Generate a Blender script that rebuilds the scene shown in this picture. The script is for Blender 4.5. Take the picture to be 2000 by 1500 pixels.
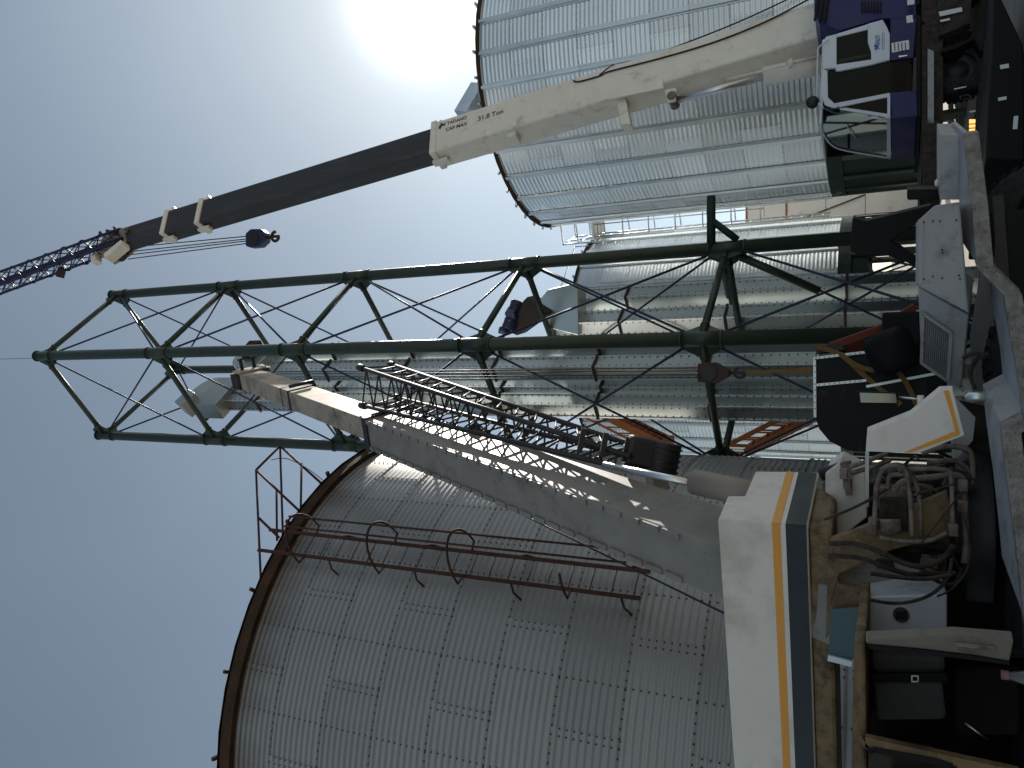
import bpy, bmesh, math, random
from mathutils import Vector, Matrix
random.seed(7)
R = math.radians
V = Vector
sc = bpy.context.scene
for o in list(bpy.data.objects):
    bpy.data.objects.remove(o)

# ------------------------------------------------------------------ camera
F_PX, CX, CY = 1500.0, 1000.0, 750.0          # focal length and centre of the 2000 x 1500 frame
PITCH, CAM_Z = R(26.2), 1.55
CAM = V((0, 0, CAM_Z))
ct, st = math.cos(PITCH), math.sin(PITCH)
cam_d = bpy.data.cameras.new('camera')
cam = bpy.data.objects.new('camera', cam_d)
sc.collection.objects.link(cam)
cam_d.sensor_fit = 'HORIZONTAL'
cam_d.sensor_width = 36.0
cam_d.lens = F_PX / 2000.0 * 36.0
cam_d.clip_start, cam_d.clip_end = 0.05, 3000
# the phone was held upright but the picture is stored lying on its side: world up is picture left
fwd, upv, rgt = V((0, ct, st)), V((0, -st, ct)), V((1, 0, 0))
m = Matrix((-upv, rgt, -fwd)).transposed().to_4x4()
m.translation = CAM
cam.matrix_world = m
sc.camera = cam

# ------------------------------------------------------------------ light
SUN_EL, SUN_AZ = R(29.5), R(30.7)             # azimuth measured from +Y towards +X
sun_dir = V((math.cos(SUN_EL) * math.sin(SUN_AZ), math.cos(SUN_EL) * math.cos(SUN_AZ), math.sin(SUN_EL)))
w = bpy.data.worlds.new('World')
sc.world = w
w.use_nodes = True
nt = w.node_tree
nt.nodes.clear()
out = nt.nodes.new('ShaderNodeOutputWorld')
bg = nt.nodes.new('ShaderNodeBackground')
sky = nt.nodes.new('ShaderNodeTexSky')
sky.sky_type = 'NISHITA'
sky.sun_disc = False
sky.sun_elevation = SUN_EL
sky.sun_rotation = SUN_AZ
sky.air_density = 1.0
sky.dust_density = 0.3
sky.ozone_density = 1.5
sky.altitude = 50
bg.inputs['Strength'].default_value = 0.080
# the bright aureole of the hazy sun
tc = nt.nodes.new('ShaderNodeTexCoord')
dot = nt.nodes.new('ShaderNodeVectorMath'); dot.operation = 'DOT_PRODUCT'
dot.inputs[1].default_value = sun_dir
nt.links.new(tc.outputs['Generated'], dot.inputs[0])
mx = nt.nodes.new('ShaderNodeMath'); mx.operation = 'MAXIMUM'; mx.inputs[1].default_value = 0
nt.links.new(dot.outputs['Value'], mx.inputs[0])
pw = nt.nodes.new('ShaderNodeMath'); pw.operation = 'POWER'; pw.inputs[1].default_value = 650
nt.links.new(mx.outputs[0], pw.inputs[0])
pw2 = nt.nodes.new('ShaderNodeMath'); pw2.operation = 'POWER'; pw2.inputs[1].default_value = 12
nt.links.new(mx.outputs[0], pw2.inputs[0])
m1 = nt.nodes.new('ShaderNodeMath'); m1.operation = 'MULTIPLY'; m1.inputs[1].default_value = 1.2
nt.links.new(pw.outputs[0], m1.inputs[0])
m2 = nt.nodes.new('ShaderNodeMath'); m2.operation = 'MULTIPLY_ADD'; m2.inputs[1].default_value = 0.03
nt.links.new(pw2.outputs[0], m2.inputs[0]); nt.links.new(m1.outputs[0], m2.inputs[2])
bg2 = nt.nodes.new('ShaderNodeBackground')
bg2.inputs['Color'].default_value = (1.0, 0.97, 0.93, 1)
nt.links.new(m2.outputs[0], bg2.inputs['Strength'])
addn = nt.nodes.new('ShaderNodeAddShader')
# faint high cloud veil
hs = nt.nodes.new('ShaderNodeHueSaturation'); hs.inputs['Saturation'].default_value = 0.62
nt.links.new(sky.outputs['Color'], hs.inputs['Color'])
nz = nt.nodes.new('ShaderNodeTexNoise'); nz.inputs['Scale'].default_value = 2.2; nz.inputs['Detail'].default_value = 5
nt.links.new(tc.outputs['Generated'], nz.inputs['Vector'])
mr = nt.nodes.new('ShaderNodeMapRange'); mr.inputs['From Min'].default_value = .3; mr.inputs['From Max'].default_value = .75
mr.inputs['To Min'].default_value = .93; mr.inputs['To Max'].default_value = 1.07
nt.links.new(nz.outputs['Fac'], mr.inputs['Value'])
vs = nt.nodes.new('ShaderNodeVectorMath'); vs.operation = 'SCALE'
nt.links.new(hs.outputs['Color'], vs.inputs[0]); nt.links.new(mr.outputs[0], vs.inputs['Scale'])
vt = nt.nodes.new('ShaderNodeVectorMath'); vt.operation = 'MULTIPLY'; vt.inputs[1].default_value = (.93, 1.0, .97)
nt.links.new(vs.outputs[0], vt.inputs[0])
nt.links.new(vt.outputs[0], bg.inputs['Color'])
nt.links.new(bg.outputs[0], addn.inputs[0]); nt.links.new(bg2.outputs[0], addn.inputs[1])
nt.links.new(addn.outputs[0], out.inputs['Surface'])

sl = bpy.data.lights.new('sun', 'SUN')
sl.energy = 5.0
sl.angle = R(0.5)
sl.color = (1.0, 0.94, 0.85)
so = bpy.data.objects.new('sun', sl)
so.rotation_euler = (-sun_dir).to_track_quat('-Z', 'Y').to_euler()
so.location = (0, 0, 40)
sc.collection.objects.link(so)

vset = sc.view_settings
vset.view_transform = 'Standard'
vset.look = 'None'
vset.exposure = 0.5
vset.gamma = 1.0
vset.use_curve_mapping = False
sc.cycles.max_bounces = 8
sc.cycles.glossy_bounces = 4
sc.cycles.diffuse_bounces = 3
sc.cycles.use_denoising = True
sc.cycles.sample_clamp_indirect = 6.0


# ------------------------------------------------------------------ surveying: picture point -> place
def ray(px, py):
    a, b = (CY - py) / F_PX, (CX - px) / F_PX
    return fwd + rgt * a + upv * b


def P(px, py, Y):
    d = ray(px, py)
    return CAM + d * (Y / d.y)


def PT(px, py, t):
    return CAM + ray(px, py) * t


def PZ(px, py, z):
    d = ray(px, py)
    return CAM + d * ((z - CAM_Z) / d.z)


def PP(px, py, p0, n):
    d = ray(px, py)
    return CAM + d * ((p0 - CAM).dot(n) / d.dot(n))


# ------------------------------------------------------------------ materials
MATS = {}


def mat(name, col, rough=.5, metal=0., var=.12, scale=3., bump=0., dirt=None, dirt_amt=.0, dirt_scale=2.5,
        rnd=0., stretch=None, spec=.5, rough_var=.1, coat=0.):
    ma = bpy.data.materials.new(name)
    ma.use_nodes = True
    t = ma.node_tree
    b = t.nodes['Principled BSDF']
    b.inputs['Metallic'].default_value = metal
    b.inputs['Specular IOR Level'].default_value = spec
    b.inputs['Coat Weight'].default_value = coat
    co = t.nodes.new('ShaderNodeTexCoord')
    mp = t.nodes.new('ShaderNodeMapping')
    if stretch:
        mp.inputs['Scale'].default_value = stretch
    geo = t.nodes.new('ShaderNodeNewGeometry')
    t.links.new(geo.outputs['Position'], mp.inputs['Vector'])
    n = t.nodes.new('ShaderNodeTexNoise')
    n.inputs['Scale'].default_value = scale
    n.inputs['Detail'].default_value = 6
    n.inputs['Roughness'].default_value = .62
    t.links.new(mp.outputs[0], n.inputs['Vector'])
    r = t.nodes.new('ShaderNodeMapRange')
    r.inputs['From Min'].default_value = .3
    r.inputs['From Max'].default_value = .7
    r.inputs['To Min'].default_value = 1 - var
    r.inputs['To Max'].default_value = 1 + var
    t.links.new(n.outputs['Fac'], r.inputs['Value'])
    val = r.outputs[0]
    if rnd:
        oi = t.nodes.new('ShaderNodeObjectInfo')
        rr = t.nodes.new('ShaderNodeMapRange')
        rr.inputs['To Min'].default_value = 1 - rnd
        rr.inputs['To Max'].default_value = 1 + rnd
        t.links.new(oi.outputs['Random'], rr.inputs['Value'])
        mm = t.nodes.new('ShaderNodeMath'); mm.operation = 'MULTIPLY'
        t.links.new(val, mm.inputs[0]); t.links.new(rr.outputs[0], mm.inputs[1])
        val = mm.outputs[0]
    sc_ = t.nodes.new('ShaderNodeVectorMath'); sc_.operation = 'SCALE'
    sc_.inputs[0].default_value = col
    t.links.new(val, sc_.inputs['Scale'])
    colout = sc_.outputs[0]
    if dirt is not None:
        n2 = t.nodes.new('ShaderNodeTexNoise')
        n2.inputs['Scale'].default_value = dirt_scale
        n2.inputs['Detail'].default_value = 9
        n2.inputs['Roughness'].default_value = .7
        t.links.new(mp.outputs[0], n2.inputs['Vector'])
        r2 = t.nodes.new('ShaderNodeMapRange')
        r2.inputs['From Min'].default_value = .62 - dirt_amt * .35
        r2.inputs['From Max'].default_value = .78 - dirt_amt * .25
        t.links.new(n2.outputs['Fac'], r2.inputs['Value'])
        mi = t.nodes.new('ShaderNodeMix'); mi.data_type = 'RGBA'
        t.links.new(r2.outputs[0], mi.inputs['Factor'])
        t.links.new(colout, mi.inputs[6])
        mi.inputs[7].default_value = (*dirt, 1)
        colout = mi.outputs[2]
    t.links.new(colout, b.inputs['Base Color'])
    r3 = t.nodes.new('ShaderNodeMapRange')
    r3.inputs['From Min'].default_value = .3
    r3.inputs['From Max'].default_value = .7
    r3.inputs['To Min'].default_value = max(.03, rough - rough_var)
    r3.inputs['To Max'].default_value = min(1, rough + rough_var)
    t.links.new(n.outputs['Fac'], r3.inputs['Value'])
    t.links.new(r3.outputs[0], b.inputs['Roughness'])
    if bump:
        bp = t.nodes.new('ShaderNodeBump')
        bp.inputs['Strength'].default_value = bump
        bp.inputs['Distance'].default_value = .02
        n3 = t.nodes.new('ShaderNodeTexNoise')
        n3.inputs['Scale'].default_value = scale * 4
        n3.inputs['Detail'].default_value = 8
        t.links.new(mp.outputs[0], n3.inputs['Vector'])
        t.links.new(n3.outputs['Fac'], bp.inputs['Height'])
        t.links.new(bp.outputs[0], b.inputs['Normal'])
    MATS[name] = ma
    return ma


def glass_mat(name, tint, refl=.12):
    ma = bpy.data.materials.new(name)
    ma.use_nodes = True
    t = ma.node_tree
    t.nodes.clear()
    o = t.nodes.new('ShaderNodeOutputMaterial')
    tr = t.nodes.new('ShaderNodeBsdfTransparent'); tr.inputs['Color'].default_value = (*tint, 1)
    gl = t.nodes.new('ShaderNodeBsdfGlossy'); gl.inputs['Roughness'].default_value = .03
    gl.inputs['Color'].default_value = (.9, .95, 1, 1)
    lw0 = t.nodes.new('ShaderNodeLayerWeight'); lw0.inputs['Blend'].default_value = .5
    lw = t.nodes.new('ShaderNodeMath'); lw.operation = 'POWER'; lw.inputs[1].default_value = 5
    t.links.new(lw0.outputs['Facing'], lw.inputs[0])
    ad = t.nodes.new('ShaderNodeMath'); ad.operation = 'ADD'; ad.inputs[1].default_value = refl
    t.links.new(lw.outputs[0], ad.inputs[0])
    mi = t.nodes.new('ShaderNodeMixShader')
    t.links.new(ad.outputs[0], mi.inputs[0]); t.links.new(tr.outputs[0], mi.inputs[1]); t.links.new(gl.outputs[0], mi.inputs[2])
    t.links.new(mi.outputs[0], o.inputs['Surface'])
    MATS[name] = ma
    return ma


mat('ground', (.30, .265, .235), .95, var=.25, scale=.7, bump=.5, dirt=(.15, .13, .11), dirt_amt=.4, dirt_scale=.4)
mat('galv_new', (.76, .79, .80), .38, .9, var=.12, scale=.7, rnd=.12, stretch=(1, 1, .35), rough_var=.09)
mat('galv_leg', (.52, .555, .545), .34, .9, var=.14, scale=.6, rnd=.22, stretch=(1, 1, .15), rough_var=.1)
mat('galv_old', (.285, .28, .272), .44, .6, var=.10, scale=.8, rnd=.08, stretch=(1, 1, .45), rough_var=.08)
mat('galv_rib', (.64, .67, .68), .38, .85, var=.1, scale=2, rnd=.1)
mat('bolt', (.10, .10, .105), .5, .6)
mat('eave_rust', (.048, .031, .021), .9, .0, var=.35, scale=3, bump=.3, dirt=(.09, .045, .022), dirt_amt=.35, spec=.2)
mat('rust_red', (.066, .030, .023), .8, .0, var=.3, scale=6, dirt=(.03, .015, .012), dirt_amt=.3, spec=.25)
mat('barrel', (.27, .215, .175), .45, .0, var=.12, scale=2, spec=.4)
mat('brace_red', (.14, .035, .022), .75, .0, var=.2, scale=4, spec=.2)
mat('orange_steel', (.42, .13, .03), .65, .0, var=.3, scale=5, dirt=(.12, .05, .02), dirt_amt=.35)
mat('green', (.029, .044, .030), .4, .0, var=.18, scale=2, rnd=.08, dirt=(.05, .05, .038), dirt_amt=.2, spec=.4)
mat('green_dark', (.013, .026, .020), .55, .0, var=.2, scale=2, spec=.25)
mat('pillar_grey', (.17, .15, .12), .55, .0, var=.15, scale=5, dirt=(.08, .065, .05), dirt_amt=.35, dirt_scale=6, spec=.3)
mat('flange_dark', (.055, .040, .031), .75, .2, var=.3, scale=4)
mat('rod', (.03, .035, .07), .45, .4, var=.1)
mat('white_paint', (.72, .66, .60), .40, .0, var=.07, scale=1.5, dirt=(.50, .44, .37), dirt_amt=.34, dirt_scale=1.6, spec=.4)
mat('stripe_orange', (.74, .30, .015), .4, .0, var=.05, scale=3)
mat('stripe_navy', (.014, .022, .030), .45, .0, var=.2, scale=3, spec=.3)
mat('tan_paint', (.185, .122, .060), .6, .0, var=.25, scale=4, dirt=(.05, .03, .018), dirt_amt=.5, dirt_scale=7, spec=.3)
mat('grimy', (.055, .040, .030), .75, .0, var=.4, scale=6, bump=.3, dirt=(.014, .011, .009), dirt_amt=.55, dirt_scale=8, spec=.25)
mat('pipe_tan', (.20, .155, .125), .5, .0, var=.35, scale=8, dirt=(.05, .033, .025), dirt_amt=.5, dirt_scale=9, spec=.4)
mat('boom_grey', (.235, .218, .195), .5, .0, var=.14, scale=2, dirt=(.125, .115, .10), dirt_amt=.35, dirt_scale=2.2, bump=.05, spec=.35)
mat('boom_tan', (.37, .31, .235), .5, .0, var=.15, scale=3, dirt=(.11, .09, .075), dirt_amt=.4, dirt_scale=2.4, spec=.35)
mat('boom_cream', (.80, .74, .64), .42, .0, var=.07, scale=2.5, dirt=(.50, .41, .30), dirt_amt=.2, dirt_scale=3)
mat('boom_dark', (.042, .040, .042), .55, .2, var=.25, scale=2, stretch=(3, 3, .35), dirt=(.075, .068, .06), dirt_amt=.3)
mat('jib_dark', (.032, .026, .026), .5, .2, var=.2, scale=5)
mat('jib_blue', (.013, .013, .062), .4, .1, var=.15, scale=4)
mat('black', (.009, .009, .010), .6, .0, var=.3, scale=3, spec=.15)
mat('black_scuff', (.010, .010, .012), .5, .0, var=.3, scale=3, dirt=(.07, .05, .035), dirt_amt=.10, dirt_scale=3.3, spec=.2)
mat('dark_metal', (.035, .034, .035), .55, .4, var=.3, scale=5)
mat('chrome', (.66, .66, .66), .30, 1., var=.05)
mat('blue_paint', (.016, .016, .105), .4, .0, var=.12, scale=3, dirt=(.03, .028, .06), dirt_amt=.15, spec=.3)
mat('cab_white', (.66, .69, .74), .35, .0, var=.05, scale=3)
mat('rubber', (.018, .018, .019), .9, .0, var=.25, scale=8, bump=.2, dirt=(.045, .042, .04), dirt_amt=.35, dirt_scale=6, spec=.2)
mat('deck_grey', (.34, .34, .345), .5, .1, var=.1, scale=5, dirt=(.17, .16, .15), dirt_amt=.3, dirt_scale=6, spec=.3)
mat('tread_plate', (.30, .275, .25), .5, .2, var=.3, scale=22, bump=.9, dirt=(.15, .12, .10), dirt_amt=.4, dirt_scale=9, spec=.3)
mat('sling', (.19, .115, .045), .95, .0, var=.2, scale=12, spec=.1)
mat('tank_white', (.56, .54, .50), .5, .05, var=.08, scale=1.2, dirt=(.30, .13, .05), dirt_amt=.1, dirt_scale=1.3)
mat('tank_rust', (.25, .09, .03), .85, .0, var=.35, scale=6)
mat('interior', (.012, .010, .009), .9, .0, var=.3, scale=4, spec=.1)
mat('seat_grey', (.085, .09, .085), .95, .0, var=.12, scale=20, bump=.15, spec=.1)
mat('seat_brown', (.07, .035, .022), .8, .0, var=.3, scale=9)
mat('motor_blue', (.02, .028, .075), .45, .1, var=.25, scale=6)
mat('sticker', (.75, .75, .74), .5, .0, var=.04)
mat('ink', (.05, .05, .055), .6, .0, var=.1)
mat('ink_blue', (.03, .12, .30), .6, .0, var=.1)
mat('teal_panel', (.06, .11, .12), .4, .0, var=.12, scale=3, spec=.3)
mat('hook_red', (.05, .026, .02), .65, .2, var=.3, scale=6)
mat('pink', (.20, .09, .10), .5)
mat('bottle_clear', (.07, .07, .07), .2)
glass_mat('glass', (.40, .46, .48), .17)
glass_mat('glass_dark', (.34, .31, .28), .012)
ma = mat('mirror', (.13, .14, .15), .05, 1., var=.02, rough_var=.02)
lm = bpy.data.materials.new('lamp_amber'); lm.use_nodes = True
lb = lm.node_tree.nodes['Principled BSDF']
lb.inputs['Base Color'].default_value = (.8, .4, .08, 1)
lb.inputs['Emission Color'].default_value = (1, .52, .14, 1)
lb.inputs['Emission Strength'].default_value = 1.1
MATS['lamp_amber'] = lm

# rusty stain under the eave of the weathered silo: wear with a shape of its own, by height on the wall
def add_stain(name, ztop, depth, col):
    t = MATS[name].node_tree
    b = t.nodes['Principled BSDF']
    src = b.inputs['Base Color'].links[0].from_socket
    g = t.nodes.new('ShaderNodeNewGeometry')
    sx = t.nodes.new('ShaderNodeSeparateXYZ')
    t.links.new(g.outputs['Position'], sx.inputs[0])
    n = t.nodes.new('ShaderNodeTexNoise'); n.inputs['Scale'].default_value = 1.8; n.inputs['Detail'].default_value = 6
    mp = t.nodes.new('ShaderNodeMapping'); mp.inputs['Scale'].default_value = (1.6, 1.6, .25)
    t.links.new(g.outputs['Position'], mp.inputs['Vector']); t.links.new(mp.outputs[0], n.inputs['Vector'])
    ad = t.nodes.new('ShaderNodeMath'); ad.operation = 'MULTIPLY_ADD'; ad.inputs[1].default_value = depth * 1.2
    t.links.new(n.outputs['Fac'], ad.inputs[0]); t.links.new(sx.outputs['Z'], ad.inputs[2])
    r = t.nodes.new('ShaderNodeMapRange')
    r.inputs['From Min'].default_value = ztop - depth * .35
    r.inputs['From Max'].default_value = ztop + depth * .65
    r.inputs['To Max'].default_value = .9
    t.links.new(ad.outputs[0], r.inputs['Value'])
    mi = t.nodes.new('ShaderNodeMix'); mi.data_type = 'RGBA'
    t.links.new(r.outputs[0], mi.inputs['Factor']); t.links.new(src, mi.inputs[6])
    mi.inputs[7].default_value = (*col, 1)
    t.links.new(mi.outputs[2], b.inputs['Base Color'])


# ------------------------------------------------------------------ mesh builder
class MB:
    def __init__(s):
        s.v, s.f, s.s = [], [], []

    def add(s, vs, fs, smooth=False):
        o = len(s.v)
        s.v += [tuple(q) for q in vs]
        s.f += [tuple(i + o for i in q) for q in fs]
        s.s += [smooth] * len(fs)
        return s

    def hexa(s, q):   # 8 corners: bottom 0-3 counter-clockwise, top 4-7
        return s.add(q, [(3, 2, 1, 0), (4, 5, 6, 7), (0, 1, 5, 4), (1, 2, 6, 5), (2, 3, 7, 6), (3, 0, 4, 7)])

    def box(s, c, size, M=None):
        x, y, z = (k / 2 for k in size)
        q = [V(k) for k in ((-x, -y, -z), (x, -y, -z), (x, y, -z), (-x, y, -z), (-x, -y, z), (x, -y, z), (x, y, z), (-x, y, z))]
        if M is not None:
            q = [M @ k for k in q]
        return s.hexa([k + V(c) for k in q])

    def beam(s, p0, p1, wdt, dep, ref=V((0, 0, 1))):   # bar from p0 to p1: wdt along the side, dep along ref side
        p0, p1 = V(p0), V(p1)
        d = (p1 - p0).normalized()
        sd = d.cross(ref)
        if sd.length < 1e-4:
            sd = d.cross(V((1, 0, 0)))
        sd.normalize()
        tp = sd.cross(d).normalized()
        a, b = sd * wdt / 2, tp * dep / 2
        return s.hexa([p0 - a - b, p0 + a - b, p0 + a + b, p0 - a + b, p1 - a - b, p1 + a - b, p1 + a + b, p1 - a + b])

    def taper(s, p0, p1, w0, h0, w1, h1, sd, tp):
        q = []
        for p, w_, h_ in ((p0, w0, h0), (p1, w1, h1)):
            a, b = sd * w_ / 2, tp * h_ / 2
            q += [p - a - b, p + a - b, p + a + b, p - a + b]
        return s.hexa(q)

    def tube(s, p0, p1, r, n=10, r2=None, cap=True):
        p0, p1 = V(p0), V(p1)
        r2 = r if r2 is None else r2
        d = (p1 - p0).normalized()
        x = d.orthogonal().normalized()
        y = d.cross(x)
        vs = []
        for p, rr in ((p0, r), (p1, r2)):
            for i in range(n):
                a = 2 * math.pi * i / n
                vs.append(p + (x * math.cos(a) + y * math.sin(a)) * rr)
        fs = [(i, (i + 1) % n, n + (i + 1) % n, n + i) for i in range(n)]
        s.add(vs, fs, True)
        if cap:
            o = len(s.v) - 2 * n
            s.f += [tuple(o + i for i in reversed(range(n))), tuple(o + n + i for i in range(n))]
            s.s += [False, False]
        return s

    def path(s, pts, r, n=8):      # smooth bent pipe
        pts = [V(p) for p in pts]
        vs, x = [], None
        for k, p in enumerate(pts):
            d = (pts[min(k + 1, len(pts) - 1)] - pts[max(k - 1, 0)]).normalized()
            x = d.orthogonal().normalized() if x is None else (x - d * x.dot(d)).normalized()
            y = d.cross(x)
            for i in range(n):
                a = 2 * math.pi * i / n
                vs.append(p + (x * math.cos(a) + y * math.sin(a)) * r)
        fs = [(k * n + i, k * n + (i + 1) % n, (k + 1) * n + (i + 1) % n, (k + 1) * n + i) for k in range(len(pts) - 1) for i in range(n)]
        fs2 = [tuple(reversed(range(n))), tuple(range((len(pts) - 1) * n, len(pts) * n))]
        s.add(vs, fs, True)
        o = len(s.v) - len(vs)
        s.f += [tuple(o + i for i in q) for q in fs2]
        s.s += [False, False]
        return s

    def prism(s, poly, ext):       # polygon (list of points) pushed along ext
        n = len(poly)
        ext = V(ext)
        vs = [V(p) for p in poly] + [V(p) + ext for p in poly]
        fs = [tuple(range(n)), tuple(reversed(range(n, 2 * n)))] + [(i, n + i, n + (i + 1) % n, (i + 1) % n) for i in range(n)]
        return s.add(vs, fs)

    def ring(s, c, r0, r1, z0, z1, n=64, a0=0, a1=2 * math.pi):
        full = abs(a1 - a0 - 2 * math.pi) < 1e-6
        k = n if full else n + 1
        vs = []
        for i in range(k):
            a = a0 + (a1 - a0) * i / n
            for rr, zz in ((r0, z0), (r1, z0), (r1, z1), (r0, z1)):
                vs.append((c[0] + rr * math.cos(a), c[1] + rr * math.sin(a), zz))
        fs = []
        for i in range(n):
            j = (i + 1) % k
            for q in range(4):
                fs.append((i * 4 + q, i * 4 + (q + 1) % 4, j * 4 + (q + 1) % 4, j * 4 + q))
        return s.add(vs, fs)

    def lathe(s, prof, c, n=48, M=None, smooth=True, close=False):   # prof: (r, z)
        vs = []
        for i in range(n):
            a = 2 * math.pi * i / n
            for r_, z_ in prof:
                q = V((r_ * math.cos(a), r_ * math.sin(a), z_))
                vs.append((M @ q if M is not None else q) + V(c))
        k = len(prof)
        fs = [(i * k + q, ((i + 1) % n) * k + q, ((i + 1) % n) * k + q + 1, i * k + q + 1) for i in range(n) for q in range(k - 1)]
        return s.add(vs, fs, smooth)

    def mesh(s, name):
        me = bpy.data.meshes.new(name)
        me.from_pydata(s.v, [], s.f)
        me.polygons.foreach_set('use_smooth', s.s)
        bm = bmesh.new()
        bm.from_mesh(me)
        bmesh.ops.recalc_face_normals(bm, faces=bm.faces)
        bm.to_mesh(me)
        bm.free()
        return me

    def build(s, name, material, parent=None, bevel=0., kind=None):
        me = s.mesh(name)
        return link(name, me, material, parent, bevel, kind)


def link(name, me, material=None, parent=None, bevel=0., kind=None):
    o = bpy.data.objects.new(name, me)
    if material and not me.materials:
        me.materials.append(MATS[material])
    sc.collection.objects.link(o)
    if parent is not None:
        o.parent = parent
        o.matrix_parent_inverse = Matrix.Translation(-parent.location) if parent.type == 'EMPTY' else Matrix()
    if bevel:
        b = o.modifiers.new('bevel', 'BEVEL')
        b.width = bevel
        b.segments = 2
        b.limit_method = 'ANGLE'
    if kind:
        o['kind'] = kind
    return o


def tag(o, label, cat, group=None):
    o['label'] = label
    o['category'] = cat
    if group:
        o['group'] = group
    return o


def thing(name, loc, label, cat, group=None):
    o = bpy.data.objects.new(name, None)
    o.location = loc
    o.empty_display_size = .3
    sc.collection.objects.link(o)
    return tag(o, label, cat, group)


def tb(name, p0, p1, r, material, parent, n=10, r2=None):
    return MB().tube(p0, p1, r, n, r2).build(name, material, parent)


def smooth_pts(pts, k=6):
    pts = [V(p) for p in pts]
    res = []
    n = len(pts)
    for i in range(n - 1):
        p0, p1, p2, p3 = pts[max(i - 1, 0)], pts[i], pts[i + 1], pts[min(i + 2, n - 1)]
        for j in range(k):
            t = j / k
            res.append(.5 * ((2 * p1) + (p2 - p0) * t + (2 * p0 - 5 * p1 + 4 * p2 - p3) * t * t + (3 * p1 - p0 - 3 * p2 + p3) * t ** 3))
    res.append(pts[-1])
    return res


def text_mesh(body, size, origin, xdir, ydir, material, parent, name='lettering', bold=0.0, xs=1.0):
    cu = bpy.data.curves.new(name, 'FONT')
    cu.body = body
    cu.size = size
    cu.offset = bold
    tmp = bpy.data.objects.new('tmp', cu)
    sc.collection.objects.link(tmp)
    dg = bpy.context.evaluated_depsgraph_get()
    me = bpy.data.meshes.new_from_object(tmp.evaluated_get(dg))
    bpy.data.objects.remove(tmp)
    xd, yd = V(xdir).normalized(), V(ydir).normalized()
    for v in me.vertices:
        q = V(origin) + xd * v.co.x * xs + yd * v.co.y
        v.co = q
    me.materials.clear()
    return link(name, me, material, parent)


# ------------------------------------------------------------------ ground
g = MB()
NG = 80
ext = 900.
for i in range(NG + 1):
    for j in range(NG + 1):
        u, v_ = i / NG * 2 - 1, j / NG * 2 - 1
        x, y = ext * u * abs(u) ** 1.6, ext * v_ * abs(v_) ** 1.6
        g.v.append((x, y, 0.0 if abs(x) < 20 and abs(y) < 30 else random.uniform(-.02, .02)))
for i in range(NG):
    for j in range(NG):
        a = i * (NG + 1) + j
        g.f.append((a, a + NG + 1, a + NG + 2, a + 1)); g.s.append(True)
go = g.build('ground', 'ground')
go['kind'] = 'structure'


# ------------------------------------------------------------------ silos
def sheet_mesh(name, rad, dth, h, waves, amp, seg=10, lap=.02):
    """one corrugated wall sheet, bowed to the radius; its right end laps over the next sheet"""
    b = MB()
    rows = waves * 6
    for i in range(seg + 1):
        a = (dth + lap / rad) * i / seg - dth / 2
        lift = .006 if i == seg else 0.
        for k in range(rows + 1):
            z = h * k / rows
            r_ = rad + amp * math.cos(2 * math.pi * waves * k / rows) + lift + (.004 if k == 0 else 0)
            b.v.append((r_ * math.cos(a), r_ * math.sin(a), z))
    for i in range(seg):
        for k in range(rows):
            p = i * (rows + 1) + k
            b.f.append((p, p + rows + 1, p + rows + 2, p + 1)); b.s.append(True)
    return b.mesh(name)


def silo_wall(root, c, rad, z0, rows, rowh, nsh, waves, amp, material, stag=.5, phase=0.):
    me = sheet_mesh('wall_sheet', rad, 2 * math.pi / nsh, rowh + .012, waves, amp)
    me.materials.append(MATS[material])
    for r_ in range(rows):
        for k in range(nsh):
            a = 2 * math.pi * (k + (stag if r_ % 2 else 0)) / nsh + phase
            o = bpy.data.objects.new('wall_sheet', me)
            sc.collection.objects.link(o)
            o.parent = root
            o.location = (0, 0, z0 + r_ * rowh - root.location.z)
            o.rotation_euler = (0, 0, a)


def bolt_pts(b, c, rad, a, z, s=.011):
    """a small faceted bolt head on the wall"""
    ca, sa = math.cos(a), math.sin(a)
    n, t = V((ca, sa, 0)), V((-sa, ca, 0))
    p = V((c[0], c[1], z)) + n * rad
    b.add([p + t * s, p + V((0, 0, s)), p - t * s, p - V((0, 0, s)), p + n * s * 1.1], [(0, 1, 4), (1, 2, 4), (2, 3, 4), (3, 0, 4)])


# --- the weathered silo on the left of the yard
LC, LR, LZ = (-5.593, 12.54), 4.418, 10.15
ROWS_L, ROW_L = 12, .835
Lz0 = LZ - ROWS_L * ROW_L
add_stain('galv_old', LZ, .75, (.13, .085, .05))
silo = thing('grain_silo', (LC[0], LC[1], 0), 'large weathered grey corrugated silo with rusty eave and a red caged ladder', 'silo', )
NSH_L = 12
silo_wall(silo, LC, LR, Lz0, ROWS_L, ROW_L, NSH_L, 9, .0046, 'galv_old', phase=.35)
bb = MB()
camaz = math.atan2(-LC[1], -LC[0])
for r_ in range(ROWS_L + 1):
    n = int(2 * math.pi * LR / .105)
    for k in range(n):
        a = 2 * math.pi * k / n
        if math.cos(a - camaz) > -.05:
            bolt_pts(bb, LC, LR + .012, a, Lz0 + r_ * ROW_L + .012, .015)
for r_ in range(ROWS_L):
    for k in range(NSH_L):
        a0 = 2 * math.pi * (k + (.5 if r_ % 2 else 0) + .5) / NSH_L + .35
        for w_ in range(9):
            z = Lz0 + (r_ + (w_ + .02) / 9) * ROW_L
            for da in (-.011, .011):
                if math.cos(a0 - camaz) > -.05:
                    bolt_pts(bb, LC, LR + .012, a0 + da / 1.2 - .008, z, .015)
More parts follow.
